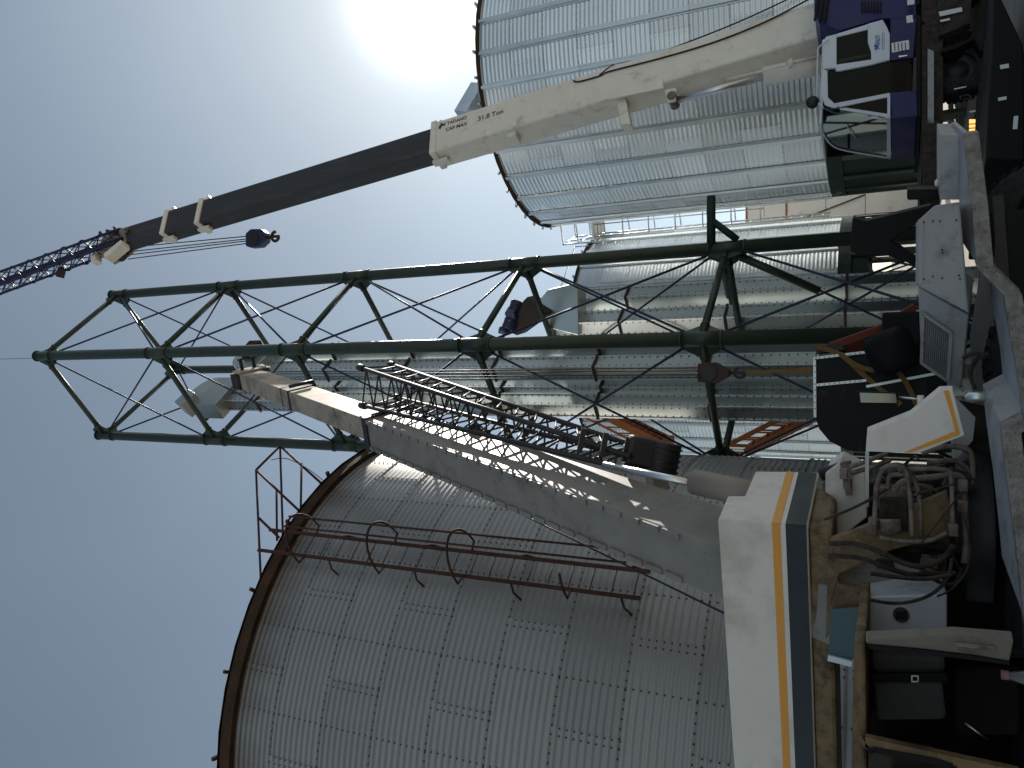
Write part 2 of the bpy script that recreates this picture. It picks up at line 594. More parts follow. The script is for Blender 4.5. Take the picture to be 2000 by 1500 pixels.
for k in range(2 * NSH_L):
    a0 = 2 * math.pi * (k + .5) / (2 * NSH_L) + .35
    if math.cos(a0 - camaz) > -.05:
        for w_ in range(ROWS_L * 9):
            bolt_pts(bb, LC, LR + .010, a0, Lz0 + w_ / 9 * ROW_L + .01, .015)
bb.build('wall_bolts', 'bolt', silo, kind='stuff')
# eave trim and roof
MB().ring(LC, LR - .02, LR + .08, LZ - .14, LZ + .05, 96).build('eave_trim', 'eave_rust', silo)
rf = MB()
NP = 48
for k in range(NP):
    a0, a1 = 2 * math.pi * k / NP, 2 * math.pi * (k + 1) / NP
    rf.add([(LC[0] + (LR + .12) * math.cos(a0), LC[1] + (LR + .12) * math.sin(a0), LZ + .06),
            (LC[0] + (LR + .12) * math.cos(a1), LC[1] + (LR + .12) * math.sin(a1), LZ + .06),
            (LC[0] + .4 * math.cos(a1), LC[1] + .4 * math.sin(a1), LZ + 2.3), (LC[0] + .4 * math.cos(a0), LC[1] + .4 * math.sin(a0), LZ + 2.3)], [(0, 1, 2, 3)])
rf.add([(LC[0] + .4 * math.cos(2 * math.pi * k / 12), LC[1] + .4 * math.sin(2 * math.pi * k / 12), LZ + 2.31) for k in range(12)], [tuple(range(12))])
roof = rf.build('roof', 'galv_old', silo)
for k in range(NP // 2):                       # roof rib ends that stick out over the eave
    a = 2 * math.pi * k / (NP // 2) + .05
    n = V((math.cos(a), math.sin(a), 0))
    p = V((LC[0], LC[1], LZ + .085))
    MB().beam(p + n * (LR - .4), p + n * (LR + .17), .05, .05).build('roof_rib', 'eave_rust', silo)
MB().ring(LC, LR - .05, LR + .12, 0, .14, 64).build('footing', 'ground', silo)

# caged ladder on the weathered silo
lp = V((-2.44, 9.44, 0)) - V((LC[0], LC[1], 0))
la = math.atan2(lp.y, lp.x) - .05
ln, ltan = V((math.cos(la), math.sin(la), 0)), V((-math.sin(la), math.cos(la), 0))
lbase = V((LC[0], LC[1], 0)) + ln * (LR + .22)
zb, zt = 4.2, LZ + .25
for s in (-.185, .185):
    MB().beam(lbase + ltan * s + V((0, 0, zb + (.0 if s > 0 else .05))), lbase + ltan * s + V((0, 0, zt)), .05, .022, ln).build('ladder_rail', 'rust_red', silo)
nr = int((zt - zb) / .285)
for k in range(nr):
    z = zb + .14 + k * .285
    tb('rung', lbase - ltan * .185 + V((0, 0, z)), lbase + ltan * .185 + V((0, 0, z)), .0075, 'rust_red', silo, 6)
for z in (4.5, 6.0, 7.5, 9.0):
    for s in (-.185, .185):
        sg = 1 if s > 0 else -1
        MB().path([lbase + ltan * s + V((0, 0, z)), lbase + ltan * (s + sg * .10) - ln * .10 + V((0, 0, z - .04)), lbase + ltan * (s + sg * .13) - ln * .21 + V((0, 0, z - .12))], .016, 6).build('ladder_bracket', 'rust_red', silo)
hoops = [9.45, 8.0, 6.72, 5.15]
for z in hoops:
    pts = []
    for i in range(13):
        a = math.pi * i / 12
        pts.append(lbase + ltan * (-.33 * math.cos(a)) + ln * (.05 + .62 * math.sin(a)) + V((0, 0, z)))
    if z < 5.5:
        pts = pts[:3] + [pts[3]]
    MB().path([lbase - ltan * .185 + V((0, 0, z))] + pts + ([lbase + ltan * .185 + V((0, 0, z))] if z > 5.5 else []), .017, 6).build('cage_hoop', 'rust_red', silo)
for i in (5, 7):
    a = math.pi * i / 12
    off = ltan * (-.33 * math.cos(a)) + ln * (.05 + .62 * math.sin(a))
    tb('cage_bar', lbase + off + V((0, 0, 4.3)), lbase + off + V((0, 0, 9.5)), .016, 'rust_red', silo, 6)
# guard rail round the hatch at the head of the ladder
YR = 10.2
rails = [((500, 918, 10.4), (511, 1168, 9.6)), ((547, 871, 10.9), (553, 1062, 10.2)), ((500, 918, 10.4), (547, 871, 10.9)),
         ((500, 918, 10.4), (590, 1003, 10.1)), ((547, 871, 10.9), (632, 948, 10.6)), ((589, 905, 10.75), (587, 1017, 10.25)),
         ((540, 955, 10.6), (541, 1056, 10.2)), ((506, 1012, 10.15), (545, 1050, 10.1))]
for p0, p1 in rails:
    tb('guard_rail', P(*p0), P(*p1), .022, 'rust_red', silo, 6)
MB().path(smooth_pts([P(530, 898, 10.7), P(560, 896, 10.7), P(600, 915, 10.7), P(640, 945, 10.65)]), .008, 5).build('rail_cable', 'rust_red', silo)
MB().beam(P(587, 1015, 10.25), P(631, 950, 10.6), .05, .16).build('hatch_plate', 'rust_red', silo)


# --- the two galvanised hopper silos on green legs
def hopper_silo(c, rad, ztop, zbot, rows, nsh, nst, label, ph, skirt):
    root = thing('grain_silo', (c[0], c[1], 0), label, 'silo')
    rowh = (ztop - zbot) / rows
    silo_wall(root, c, rad, zbot, rows, rowh, nsh, 8, .0052, 'galv_new', phase=ph)
    # stiffeners up the outside, one length per two rings
    me = MB()
    hw, dp, L = .055, .045, rowh * 3
    prof = [(-hw - .03, 0), (-hw, 0), (-hw * .7, dp), (hw * .7, dp), (hw, 0), (hw + .03, 0)]
    for k, zz in ((0, .004), (1, L - .004)):
        for t_, n_ in prof:
            me.v.append((rad + .012 + n_, t_, zz))
    for q in range(5):
        me.f.append((q, q + 1, 6 + q + 1, 6 + q)); me.s.append(False)
    sm = me.mesh('stiffener')
    sm.materials.append(MATS['galv_rib'])
    for k in range(nst):
        a = 2 * math.pi * (k + .5) / nst + ph
        for j in range(rows // 3):
            o = bpy.data.objects.new('stiffener', sm)
            sc.collection.objects.link(o)
            o.parent = root
            o.location = (0, 0, zbot + j * L)
            o.rotation_euler = (0, 0, a)
    b = MB()
    ca = math.atan2(-c[1], -c[0])
    for r_ in range(rows + 1):
        n = int(2 * math.pi * rad / .16)
        for k in range(n):
            a = 2 * math.pi * k / n
            if math.cos(a - ca) > 0:
                bolt_pts(b, c, rad + .012, a, zbot + r_ * rowh + .012, .0105)
    for r_ in range(rows):
        for k in range(nsh):
            a0 = 2 * math.pi * (k + (.5 if r_ % 2 else 0) + .5) / nsh + ph
            if math.cos(a0 - ca) > 0:
                for w_ in range(8):
                    for da in (-.012, .012):
                        bolt_pts(b, c, rad + .012, a0 + da, zbot + (r_ + (w_ + .02) / 8) * rowh, .010)
    b.build('wall_bolts', 'bolt', root, kind='stuff')
    MB().ring(c, rad - .03, rad + .06, ztop - .02, ztop + .06, 72).build('eave_trim', 'eave_rust', root)
    r2 = MB()
    NP = 40
    for k in range(NP):
        a0, a1 = 2 * math.pi * k / NP, 2 * math.pi * (k + 1) / NP
        r2.add([(c[0] + (rad + .1) * math.cos(a0), c[1] + (rad + .1) * math.sin(a0), ztop + .05), (c[0] + (rad + .1) * math.cos(a1), c[1] + (rad + .1) * math.sin(a1), ztop + .05),
                (c[0] + .35 * math.cos(a1), c[1] + .35 * math.sin(a1), ztop + 1.9), (c[0] + .35 * math.cos(a0), c[1] + .35 * math.sin(a0), ztop + 1.9)], [(0, 1, 2, 3)])
    r2.add([(c[0] + .35 * math.cos(2 * math.pi * k / 12), c[1] + .35 * math.sin(2 * math.pi * k / 12), ztop + 1.91) for k in range(12)], [tuple(range(12))])
    r2.build('roof', 'galv_new', root)
    for k in range(NP):
        a = 2 * math.pi * (k + .5) / NP
        n = V((math.cos(a), math.sin(a), 0))
        p = V((c[0], c[1], ztop + .08))
        MB().beam(p + n * (rad - .2), p + n * (rad + .16), .06, .05).build('roof_rib', 'galv_rib', root)
    # green ring beam, hopper cone, legs and bracing
    MB().ring(c, rad - .10, rad + .02, zbot - .34, zbot - .004, 72).build('ring_beam', 'green_dark', root)
    MB().lathe([(rad - .12, zbot - .05), (.35, zbot - 1.75), (.30, zbot - 2.0)], (c[0], c[1], 0), 60).build('hopper', 'green_dark', root)
    if skirt < zbot - .4:
        MB().ring(c, rad - .09, rad - .05, skirt, zbot - .345, 72).build('skirt', 'green_dark', root)
    nl = 30
    for k in range(nl):
        a = 2 * math.pi * k / nl + ph * 2
        n, t_ = V((math.cos(a), math.sin(a), 0)), V((-math.sin(a), math.cos(a), 0))
        p = V((c[0], c[1], 0)) + n * (rad - .06)
        MB().beam(p, p + V((0, 0, zbot - .30)), .16, .14, n).build('leg', 'green', root)
        a2 = 2 * math.pi * (k + 1) / nl + ph * 2
        p2 = V((c[0], c[1], 0)) + V((math.cos(a2), math.sin(a2), 0)) * (rad - .06)
        if k % 3 == 0:
            tb('leg_brace', p + V((0, 0, .25)), p2 + V((0, 0, zbot - .5)), .03, 'green', root, 6)
    MB().ring(c, rad - .4, rad + .3, 0, .12, 48).build('footing', 'ground', root)
    return root


RC, RR = (8.66, 20.853), 3.856
H2 = 10.85
silo_r = hopper_silo(RC, RR, H2, 2.88, 9, 10, 30, 'galvanised hopper silo with vertical ribs behind the blue crane', .12, .75)
MC, MR = (1.471, 27.03), 3.867
silo_m = hopper_silo(MC, MR, H2, 2.88, 9, 10, 30, 'galvanised hopper silo behind the green tower and elevator legs', .05, 2.1)

# spout and flashing on the right silo's roof edge
sp = V(P(925, 205, 19.0))
MB().beam(P(938, 172, 18.6), P(905, 228, 18.2), .42, .42).build('roof_spout', 'galv_rib', silo_r, bevel=.01)
MB().prism([P(940, 95, 18.0), P(932, 160, 18.0), P(938, 232, 18.2), P(950, 235, 18.4), P(944, 150, 18.2)], (0, .25, .06)).build('roof_flashing', 'galv_rib', silo_r)
MB().beam(P(925, 240, 17.9), P(933, 226, 18.1), .25, .3).build('roof_bracket', 'galv_rib', silo_r)

# ladder with cage and platform on the middle silo
mln = V((math.cos(R(-22)), math.sin(R(-22)), 0))
mlt = V((-mln.y, mln.x, 0))
mb = V((MC[0], MC[1], 0)) + mln * (MR + .18)
for s in (-.25, .25):
    tb('ladder_rail', mb + mlt * s + V((0, 0, 3.2)), mb + mlt * s + V((0, 0, H2 + .2)), .028, 'galv_rib', silo_m, 6)
for k in range(24):
    z = 3.4 + k * .31
    tb('rung', mb - mlt * .25 + V((0, 0, z)), mb + mlt * .25 + V((0, 0, z)), .014, 'galv_rib', silo_m, 5)
for k in range(7):
    z = 5.2 + k * .9
    pts = [mb + mlt * (-.38 * math.cos(math.pi * i / 10)) + mln * (.02 + .7 * math.sin(math.pi * i / 10)) + V((0, 0, z)) for i in range(11)]
    MB().path([mb - mlt * .25 + V((0, 0, z))] + pts + [mb + mlt * .25 + V((0, 0, z))], .024, 5).build('cage_hoop', 'galv_rib', silo_m)
for i in (2, 5, 8):
    off = mlt * (-.38 * math.cos(math.pi * i / 10)) + mln * (.02 + .7 * math.sin(math.pi * i / 10))
    tb('cage_bar', mb + off + V((0, 0, 5.1)), mb + off + V((0, 0, H2 - .1)), .02, 'galv_rib', silo_m, 5)
pc = mb + mln * .45 + V((0, 0, H2 - .15))
MB().box(pc, (1.1, 1.3, .06), Matrix.Rotation(R(-22), 3, 'Z')).build('platform', 'galv_rib', silo_m)
for dx in (-.55, .55):
    for dy in (-.65, 0, .65):
        p = pc + mln * dx + mlt * dy
        tb('platform_post', p, p + V((0, 0, 1.15)), .028, 'galv_rib', silo_m, 6)
for zz in (.55, 1.12):
    for a_, b_ in (((-.55, -.65), (.55, -.65)), ((.55, -.65), (.55, .65)), ((.55, .65), (-.55, .65)), ((-.55, .65), (-.55, -.65))):
        tb('platform_rail', pc + mln * a_[0] + mlt * a_[1] + V((0, 0, zz)), pc + mln * b_[0] + mlt * b_[1] + V((0, 0, zz)), .024, 'galv_rib', silo_m, 6)
# handrail up the roof of the middle silo
q0, q1 = P(1150, 480, 24.5), P(1118, 545, 24.0)
tb('roof_handrail', V(q0) + V((0, 0, .5)), V(q1) + V((-.6, .4, .75)), .02, 'galv_rib', silo_m, 5)
tb('roof_handrail', V(q0), V(q0) + V((0, 0, .5)), .02, 'galv_rib', silo_m, 5)

# white panelled tank far behind, in the gap between the two galvanised silos
tank = thing('storage_tank', (6.2, 33.2, 0), 'tall white panelled tank with rusty seams in the gap between galvanised silos', 'tank')
TY = 32.0
x0, x1 = P(1600, 470, TY).x, P(1600, 340, TY).x
ztk = P(1458, 420, TY).z
edges = [0, P(1690, 420, TY).z, P(1613, 420, TY).z, P(1536, 420, TY).z, ztk]
edges = sorted(e for e in edges)
nx = 3
for k in range(len(edges) - 1):
    for j in range(nx):
        xa, xb = x0 + (x1 - x0) * j / nx, x0 + (x1 - x0) * (j + 1) / nx
        MB().box(((xa + xb) / 2, TY + 1.2, (edges[k] + edges[k + 1]) / 2), (xb - xa - .02, 2.4, edges[k + 1] - edges[k] - .02)).build('panel', 'tank_white', tank)
for e in edges[3:]:
    MB().box(((x0 + x1) / 2, TY - .02, e), (x1 - x0, .04, .07)).build('seam_strip', 'tank_rust', tank)
tb('stay_rod', P(1535, 440, TY - .1), P(1690, 380, TY - .1), .03, 'dark_metal', tank, 5)

# ------------------------------------------------------------------ green pipe tower
HT = 20.5
zlev = [CAM_Z + HT * k for k in (1.0, .783, .573, .351, .139, -.0725)]
TA, TB, TC, TD = (V((a * HT, b * HT, 0)) for a, b in ((.037, .635), (.129, .744), (-.0727, .723), (.0222, .845)))
tcen = (TA + TB + TC + TD) / 4
tower = thing('pipe_tower', (tcen.x, tcen.y, 0), 'tall green lattice tower of bolted steel pipes around the elevator legs', 'tower')
ztop = zlev[0] + .25
rch = [.128, .14, .15]
for c in (TA, TB, TC, TD):
    tb('chord', V((c.x, c.y, 0)), V((c.x, c.y, ztop)), .128, 'green', tower, 20)
    MB().box((c.x, c.y, .03), (.6, .6, .06)).build('base_plate', 'green', tower)
    for z in zlev:
        for dz in (-.34, .34):
            if z + dz > .1 and z + dz < ztop:
                tb('collar', V((c.x, c.y, z + dz - .022)), V((c.x, c.y, z + dz + .022)), .150, 'green', tower, 20)
        if z + .3 < ztop:
            tb('sleeve', V((c.x, c.y, max(.1, z - .33))), V((c.x, c.y, z + .33)), .134, 'green', tower, 20)
    tb('end_cap', V((c.x, c.y, ztop)), V((c.x, c.y, ztop + .03)), .15, 'green', tower, 20)
for (a, b) in ((TA, TB), (TB, TD), (TD, TC), (TC, TA)):
    d = (b - a).normalized()
    side = V((-d.y, d.x, 0))
    for k, z in enumerate(zlev):
        p, q = V((a.x, a.y, z)) + d * .12, V((b.x, b.y, z)) - d * .12
        tb('strut', p, q, .068, 'green', tower, 14)
        for e, s in ((p, 1), (q, -1)):
            tb('strut_flange', e + d * s * .24, e + d * s * .29, .084, 'green', tower, 12)
        for cpt, s in ((a, 1), (b, -1)):
            base = V((cpt.x, cpt.y, z)) + d * s * .10
            for up in (1, -1):
                MB().prism([base + V((0, 0, up * .05)), base + d * s * .30 + V((0, 0, up * .05)), base + d * s * .10 + V((0, 0, up * .36)), base + V((0, 0, up * .36))], side * .02).build('gusset', 'green', tower)
        if k:
            zu = zlev[k - 1]
            g0, g1 = .30, .28
            tb('cross_rod', V((a.x, a.y, zu - g0)) + d * .17 + side * .02, V((b.x, b.y, z + g0)) - d * .17 + side * .02, .024, 'rod', tower, 6)
            tb('cross_rod', V((a.x, a.y, z + g0)) + d * .17 - side * .03, V((b.x, b.y, zu - g0)) - d * .17 - side * .03, .024, 'rod', tower, 6)
tb('guide_wire', P(470, 690, 13.1), P(470, 690, 13.1) + V((0, 0, 18)), .007, 'rod', tower, 5)
# heavy stay struts that prop the tower low down
tb('prop', P(1389, 383, 15.2), P(1389, 487, 15.2), .085, 'green_dark', tower, 12)
tb('prop', P(1392, 432, 15.2), P(1440, 468, 15.2), .07, 'green_dark', tower, 12)
tb('prop', P(1420, 490, 15.3), P(1600, 568, 15.9), .08, 'green', tower, 12)
tb('prop', P(1410, 500, 15.3), P(1425, 578, 16.6), .085, 'green', tower, 12)

# ------------------------------------------------------------------ bucket elevators
te1 = (TB - TA).normalized()
te2 = (TC - TA).normalized()


def elevator(pos_list, ztops, label, wleg, head, zb0=0.):
    root = thing('bucket_elevator', (pos_list[0].x, pos_list[0].y, 0), label, 'elevator', )
    for p, zt_ in zip(pos_list, ztops):
        z = zb0
        L = 2.35
        while z < zt_ - .2:
            z2 = min(z + L, zt_)
            c = (p.x, p.y, (z + z2) / 2)
            M = Matrix((te1, te2, V((0, 0, 1)))).transposed()
            MB().box(c, (wleg, wleg * .9, z2 - z - .006), M).build('trunking', 'galv_leg', root)
            if z2 < zt_ - .2:
                MB().box((p.x, p.y, z2), (wleg + .09, wleg * .9 + .09, .05), M).build('flange', 'flange_dark', root)
            # folded corner angles that stand proud of the sheets, with their bolts
            bb_ = MB()
            for sa, sb_ in ((-1, -1), (1, -1), (-1, 1)):
                e = V((p.x, p.y, 0)) + te1 * sa * (wleg / 2 + .004) + te2 * sb_ * (wleg * .45 + .004)
                MB().box((e.x, e.y, (z + z2) / 2), (.035, .035, z2 - z - .06), M).build('corner_angle', 'galv_rib', root)
                for q_ in range(int((z2 - z) / .16)):
                    for ofs in (te1 * -sa * .045 + te2 * sb_ * .006, te2 * -sb_ * .045 + te1 * sa * .006):
                        bb_.box(e + ofs + V((0, 0, z + .1 + q_ * .16)), (.022, .022, .022), M)
            bb_.build('seam_bolts', 'bolt', root, kind='stuff')
            z = z2
    return root


E1Y = 15.3
e1a, e1b = P(1000, 790, E1Y), P(1000, 757, E1Y + .35)
el1 = elevator([e1a, e1b], [P(400, 790, E1Y).z, P(400, 760, E1Y).z], 'galvanised bucket elevator whose curved head rises highest inside the tower', .34, None)
# head of the tall elevator: rounded hood leaning out, with discharge spout
h0 = P(415, 782, E1Y)
Mh = Matrix((te1, te2, V((0, 0, 1)))).transposed()
MB().box((h0.x + .08, h0.y, h0.z - .35), (1.15, .5, .75), Mh).build('head_casing', 'galv_leg', el1, bevel=.02)
arc = [V((.57 * math.cos(math.pi * i / 12), 0, .57 * math.sin(math.pi * i / 12))) for i in range(13)]
hd = MB().prism([V((h0.x + .08, h0.y, h0.z + .03)) + Mh @ (q - V((0, .24, 0))) for q in arc], te2 * .48)
hd.build('head_hood', 'galv_leg', el1)
MB().beam(P(385, 775, E1Y - .3), P(358, 800, E1Y - .6), .42, .5, te2).build('discharge_spout', 'galv_leg', el1, bevel=.015)
MB().beam(P(392, 812, E1Y - .2), P(402, 802, E1Y - .1), .35, .3, te2).build('drive_guard', 'eave_rust', el1)
E2Y = 15.2
e2a, e2b = P(1000, 720, E2Y), P(1000, 682, E2Y + .3)
el2 = elevator([e2a, e2b], [P(500, 722, E2Y).z, P(500, 690, E2Y).z], 'middle galvanised bucket elevator with rusty head just behind the white boom tip', .34, None)
h1 = P(500, 712, E2Y)
MB().box((h1.x + .05, h1.y, h1.z - .2), (.95, .48, .6), Mh).build('head_casing', 'galv_leg', el2, bevel=.02)
arc = [V((.47 * math.cos(math.pi * i / 12), 0, .47 * math.sin(math.pi * i / 12))) for i in range(13)]
MB().prism([V((h1.x + .05, h1.y, h1.z + .1)) + Mh @ (q - V((0, .23, 0))) for q in arc], te2 * .46).build('head_hood', 'galv_leg', el2)
MB().box((h1.x + .35, h1.y - .1, h1.z + .02), (.5, .35, .4), Mh).build('drive_guard', 'eave_rust', el2, bevel=.02)
E3Y = 16.9
e3a, e3b = P(1200, 631, E3Y), P(1200, 585, E3Y + .5)
el3 = elevator([e3a, e3b], [P(1075, 640, E3Y).z, P(1090, 590, E3Y).z], 'lower galvanised bucket elevator with a blue drive motor on its head', .40, None)
h2 = P(1095, 612, E3Y)
MB().prism([P(1130, 655, E3Y - .3), P(1128, 562, E3Y - .3), P(1112, 556, E3Y - .3), P(1070, 566, E3Y - .3), P(1048, 592, E3Y - .3), P(1068, 640, E3Y - .3)], (.12, .55, 0)).build('head_casing', 'galv_leg', el3, bevel=.015)
MB().prism([P(1075, 608, E3Y - .45), P(1030, 580, E3Y - .45), P(1022, 588, E3Y - .45), P(998, 650, E3Y - .45), P(1010, 655, E3Y - .45)], (.1, .5, 0)).build('motor_bracket', 'flange_dark', el3)
mo = el3
MB().tube(P(1012, 590, E3Y - .3), P(992, 645, E3Y - .5), .17, 16).build('motor', 'motor_blue', mo, bevel=.01)
MB().tube(P(986, 640, E3Y - .5), P(984, 652, E3Y - .52), .14, 14).build('motor_cap', 'motor_blue', mo)
MB().box(P(1000, 612, E3Y - .5), (.25, .2, .25), Mh).build('terminal_box', 'motor_blue', mo, bevel=.01)
for i in range(5):
    c0 = P(1012 - i * 4, 592 + i * 11, E3Y - .3 - i * .04)
    c1 = P(1011.2 - i * 4, 594 + i * 11, E3Y - .3 - i * .04)
    MB().tube(c0, c1, .195, 16).build('motor_fin', 'motor_blue', mo)

# ------------------------------------------------------------------ orange stair flights behind the weathered silo
st_root = thing('steel_stair', tuple(V((P(1400, 850, 19).x, 19, 0))), 'orange rusty steel stair flights zigzagging behind the weathered silo', 'stair')


def flight(p0, p1, wdir, n):
    d = p1 - p0
    for s in (0, 1):
        MB().beam(p0 + wdir * s, p1 + wdir * s, .05, .18).build('stringer', 'orange_steel', st_root)
        hr = V((0, 0, .62))
        MB().beam(p0 + wdir * s + hr, p1 + wdir * s + hr, .05, .06).build('handrail', 'orange_steel', st_root)
        for k in range(0, n + 1, 2):
            c = p0 + wdir * s + d * (k / n)
            MB().beam(c, c + hr, .04, .04, V((0, 1, 0))).build('baluster', 'orange_steel', st_root)
    for k in range(n):
        c = p0 + d * ((k + .5) / n)
        MB().hexa([c + q for q in (V((-.11, 0, -.015)), V((.11, 0, -.015)), V((.11, 0, -.015)) + wdir, V((-.11, 0, -.015)) + wdir,
                                   V((-.11, 0, .015)), V((.11, 0, .015)), V((.11, 0, .015)) + wdir, V((-.11, 0, .015)) + wdir)]).build('tread', 'orange_steel', st_root)


flight(V(P(1155, 800, 19)), V(P(1300, 872, 19)), V((.08, .75, 0)), 12)
flight(V(P(1600, 812, 18.2)), V(P(1455, 884, 18.2)), V((.08, .7, 0)), 10)
MB().box((P(1300, 900, 19).x, 19.3, P(1300, 890, 19).z), (1.2, .9, .06)).build('landing', 'orange_steel', st_root)
for px in (905, 935):
    q = P(1300, px, 19.3)
    tb('stair_post', V((q.x, q.y, 0)), V((q.x, q.y, q.z)), .05, 'orange_steel', st_root, 8)
tb('stair_post', V((P(1600, 815, 18.4).x, 18.4, 0)), V(P(1600, 815, 18.4)), .05, 'orange_steel', st_root, 8)
q = P(1155, 800, 19.2)
tb('stair_post', V((q.x, q.y, 0)), V(q), .05, 'orange_steel', st_root, 8)

# ------------------------------------------------------------------ near crane
Q, TIP = PT(1400, 1072, 6.2), PT(483, 738, 15.7)
bd = (TIP - Q).normalized()
bside = V((bd.y, -bd.x, 0)).normalized()            # to the crane's right
btop = bside.cross(bd).normalized()                 # boom's upper face (towards the camera)
if btop.z < 0:
    btop = -btop
crane = thing('truck_crane', (-1.2, 5.6, 0), 'near white mobile crane with orange and navy striped counterweight and raised boom', 'crane')


def boom_s(px):          # distance along the boom axis whose picture x is px
    lo, hi = -2.0, (TIP - Q).length
    for _ in range(40):
        mid = (lo + hi) / 2
        r_ = Q + bd * mid - CAM
        x = CX - F_PX * r_.dot(upv) / r_.dot(fwd)
        if x > px:
            lo = mid
        else:
            hi = mid
    return lo


BL = (TIP - Q).length
s_col = boom_s(752)
W0, H0 = .44, .60
MB().taper(Q - bd * 1.6, Q + bd * s_col, W0, H0, W0, H0, bside, btop).build('base_boom', 'boom_grey', crane, bevel=.012)
W1, H1 = .33, .43
MB().taper(Q + bd * (s_col - .6), Q + bd * (BL - .25), W1, H1, W1, H1, bside, btop).build('telescopic_boom', 'boom_tan', crane, bevel=.01)
cb = MB()
cb.taper(Q + bd * (s_col - .10), Q + bd * (s_col + .03), W0 + .05, H0 + .05, W0 + .05, H0 + .05, bside, btop)
cb.build('boom_collar', 'dark_metal', crane)
s2 = boom_s(590)
MB().taper(Q + bd * s2, Q + bd * (s2 + .06), W1 + .03, H1 + .03, W1 + .03, H1 + .03, bside, btop).build('boom_band', 'dark_metal', crane)
MB().taper(Q + bd * (s2 + .4), Q + bd * (s2 + .43), W1 + .012, H1 + .012, W1 + .012, H1 + .012, bside, btop).build('boom_band', 'dark_metal', crane)
# edge flanges with a row of slots, along both long edges of the upper face
for sgn in (-1, 1):
    e = bside * (W0 / 2 - .03) * sgn + btop * (H0 / 2 + .012)
    for k in range(26):
        a0 = boom_s(1380) + (s_col - boom_s(1380)) * k / 26
        a1 = a0 + (s_col - boom_s(1380)) / 26 * .8
        MB().beam(Q + bd * a0 + e, Q + bd * a1 + e, .05, .02, btop).build('edge_strip', 'boom_grey', crane)
# boom head
hdp = Q + bd * (BL - .12)
for sgn in (-1, 1):
    MB().prism([hdp + bside * sgn * W1 * .52 + btop * H1 * .6 - bd * .28, hdp + bside * sgn * W1 * .52 + btop * H1 * .62 + bd * .12, hdp + bside * sgn * W1 * .52 - btop * H1 * .9 + bd * .22, hdp + bside * sgn * W1 * .52 - btop * H1 * .75 - bd * .22], bside * .03 * sgn).build('head_plate', 'boom_tan', crane)
for o_, rr in ((btop * .18, .15), (-btop * .32, .16)):
    MB().tube(hdp + o_ + bd * .08 - bside * .15, hdp + o_ + bd * .08 + bside * .15, rr, 18).build('sheave', 'dark_metal', crane)
for o_ in (bside * .25 + btop * .1, bside * .25 - btop * .15):
    tb('head_pin', hdp + o_ - bside * .05, hdp + o_ + bside * .17, .035, 'dark_metal', crane, 8)
    MB().tube(hdp + o_ + bside * .15, hdp + o_ + bside * .19, .06, 10).build('pin_nut', 'dark_metal', crane)
tb('guide_bar', Q + bd * (s2 + .02) + bside * .24 + btop * .18, Q + bd * (s2 + .02) + bside * .24 - btop * .25, .03, 'dark_metal', crane, 8)
# winch wire down the far left edge of the boom
tb('winch_wire', Q + bd * (s_col - 1.0) - bside * (W0 / 2 + .04) + btop * .12, Q - bd * .9 - bside * (W0 / 2 + .30) + btop * .1, .010, 'dark_metal', crane, 6)
# service box slung under the left edge
sb = Q + bd * (boom_s(1060)) - bside * (W0 / 2 + .12) - btop * .2
MB().beam(sb, sb + bd * .75, .2, .25, btop).build('service_box', 'boom_grey', crane, bevel=.01)

# stowed lattice jib on the right flank
jib_far = [(704, 718), (764, 712), (773, 776), (708, 792)]
jib_near = [(1232, 892), (1240, 872), (1215, 888), (1200, 910)]
def boom_point(px):
    return Q + bd * boom_s(px)
def depth_t(px):
    return (boom_point(px) - CAM).dot(fwd)
tf, tn = depth_t(735), depth_t(1230)
jc = [(PT(*jib_far[0], tf + .12), PT(*jib_near[0], tn + .26)), (PT(*jib_far[1], tf + .70), PT(*jib_near[1], tn + .5)),
      (PT(*jib_far[2], tf + .62), PT(*jib_near[2], tn + .52)), (PT(*jib_far[3], tf + .10), PT(*jib_near[3], tn + .28))]
for k, (p, q) in enumerate(jc):
    tb('jib_chord', p, q, .030, 'jib_dark', crane, 8, .028)
    MB().tube(p - (q - p).normalized() * .05, p + (q - p).normalized() * .09, .05, 10).build('jib_lug', 'jib_dark', crane)
nl = 15
for a, b in ((0, 1), (1, 2), (2, 3), (3, 0)):
    lc = MB()
    for k in range(nl):
        t0, t1 = k / nl, (k + 1) / nl
        pa0, pa1 = jc[a][0].lerp(jc[a][1], t0), jc[a][0].lerp(jc[a][1], t1)
        pb0, pbm = jc[b][0].lerp(jc[b][1], t0), jc[b][0].lerp(jc[b][1], (t0 + t1) / 2)
        lc.tube(pa0, pbm, .0125, 5)
        lc.tube(pbm, pa1, .0125, 5)
    lc.build('jib_lacing', 'jib_dark', crane)
tn += .42
jh = PT(1275, 888, tn)
jd = (PT(1300, 892, tn) - PT(1200, 872, tn)).normalized()
nrm = (fwd * -1).normalized()
up_ = jd.cross(nrm).normalized()
MB().tube(jh + jd * .10 - up_ * .02 - up_ * .12, jh + jd * .10 + up_ * .16, .155, 24).build('jib_sheave', 'jib_dark', crane, bevel=.012)
MB().beam(jh - jd * .26, jh + jd * .04, .20, .30, up_).build('jib_head', 'jib_dark', crane, bevel=.04)
MB().beam(jh - jd * .26 + up_ * .15, jh + jd * .10 + up_ * .15, .24, .03, up_).build('head_plate', 'jib_dark', crane)
for k_ in range(5):
    MB().tube(jh + jd * .10 - up_ * (.10 - k_ * .055), jh + jd * .10 - up_ * (.085 - k_ * .055), .172, 24).build('sheave_flange', 'dark_metal', crane)
for k_ in range(3):
    a_ = jh - jd * (.26 + k_ * .22)
    MB().beam(a_ - up_ * .12, a_ + up_ * .12, .05, .05, nrm).build('jib_cross_member', 'jib_dark', crane)
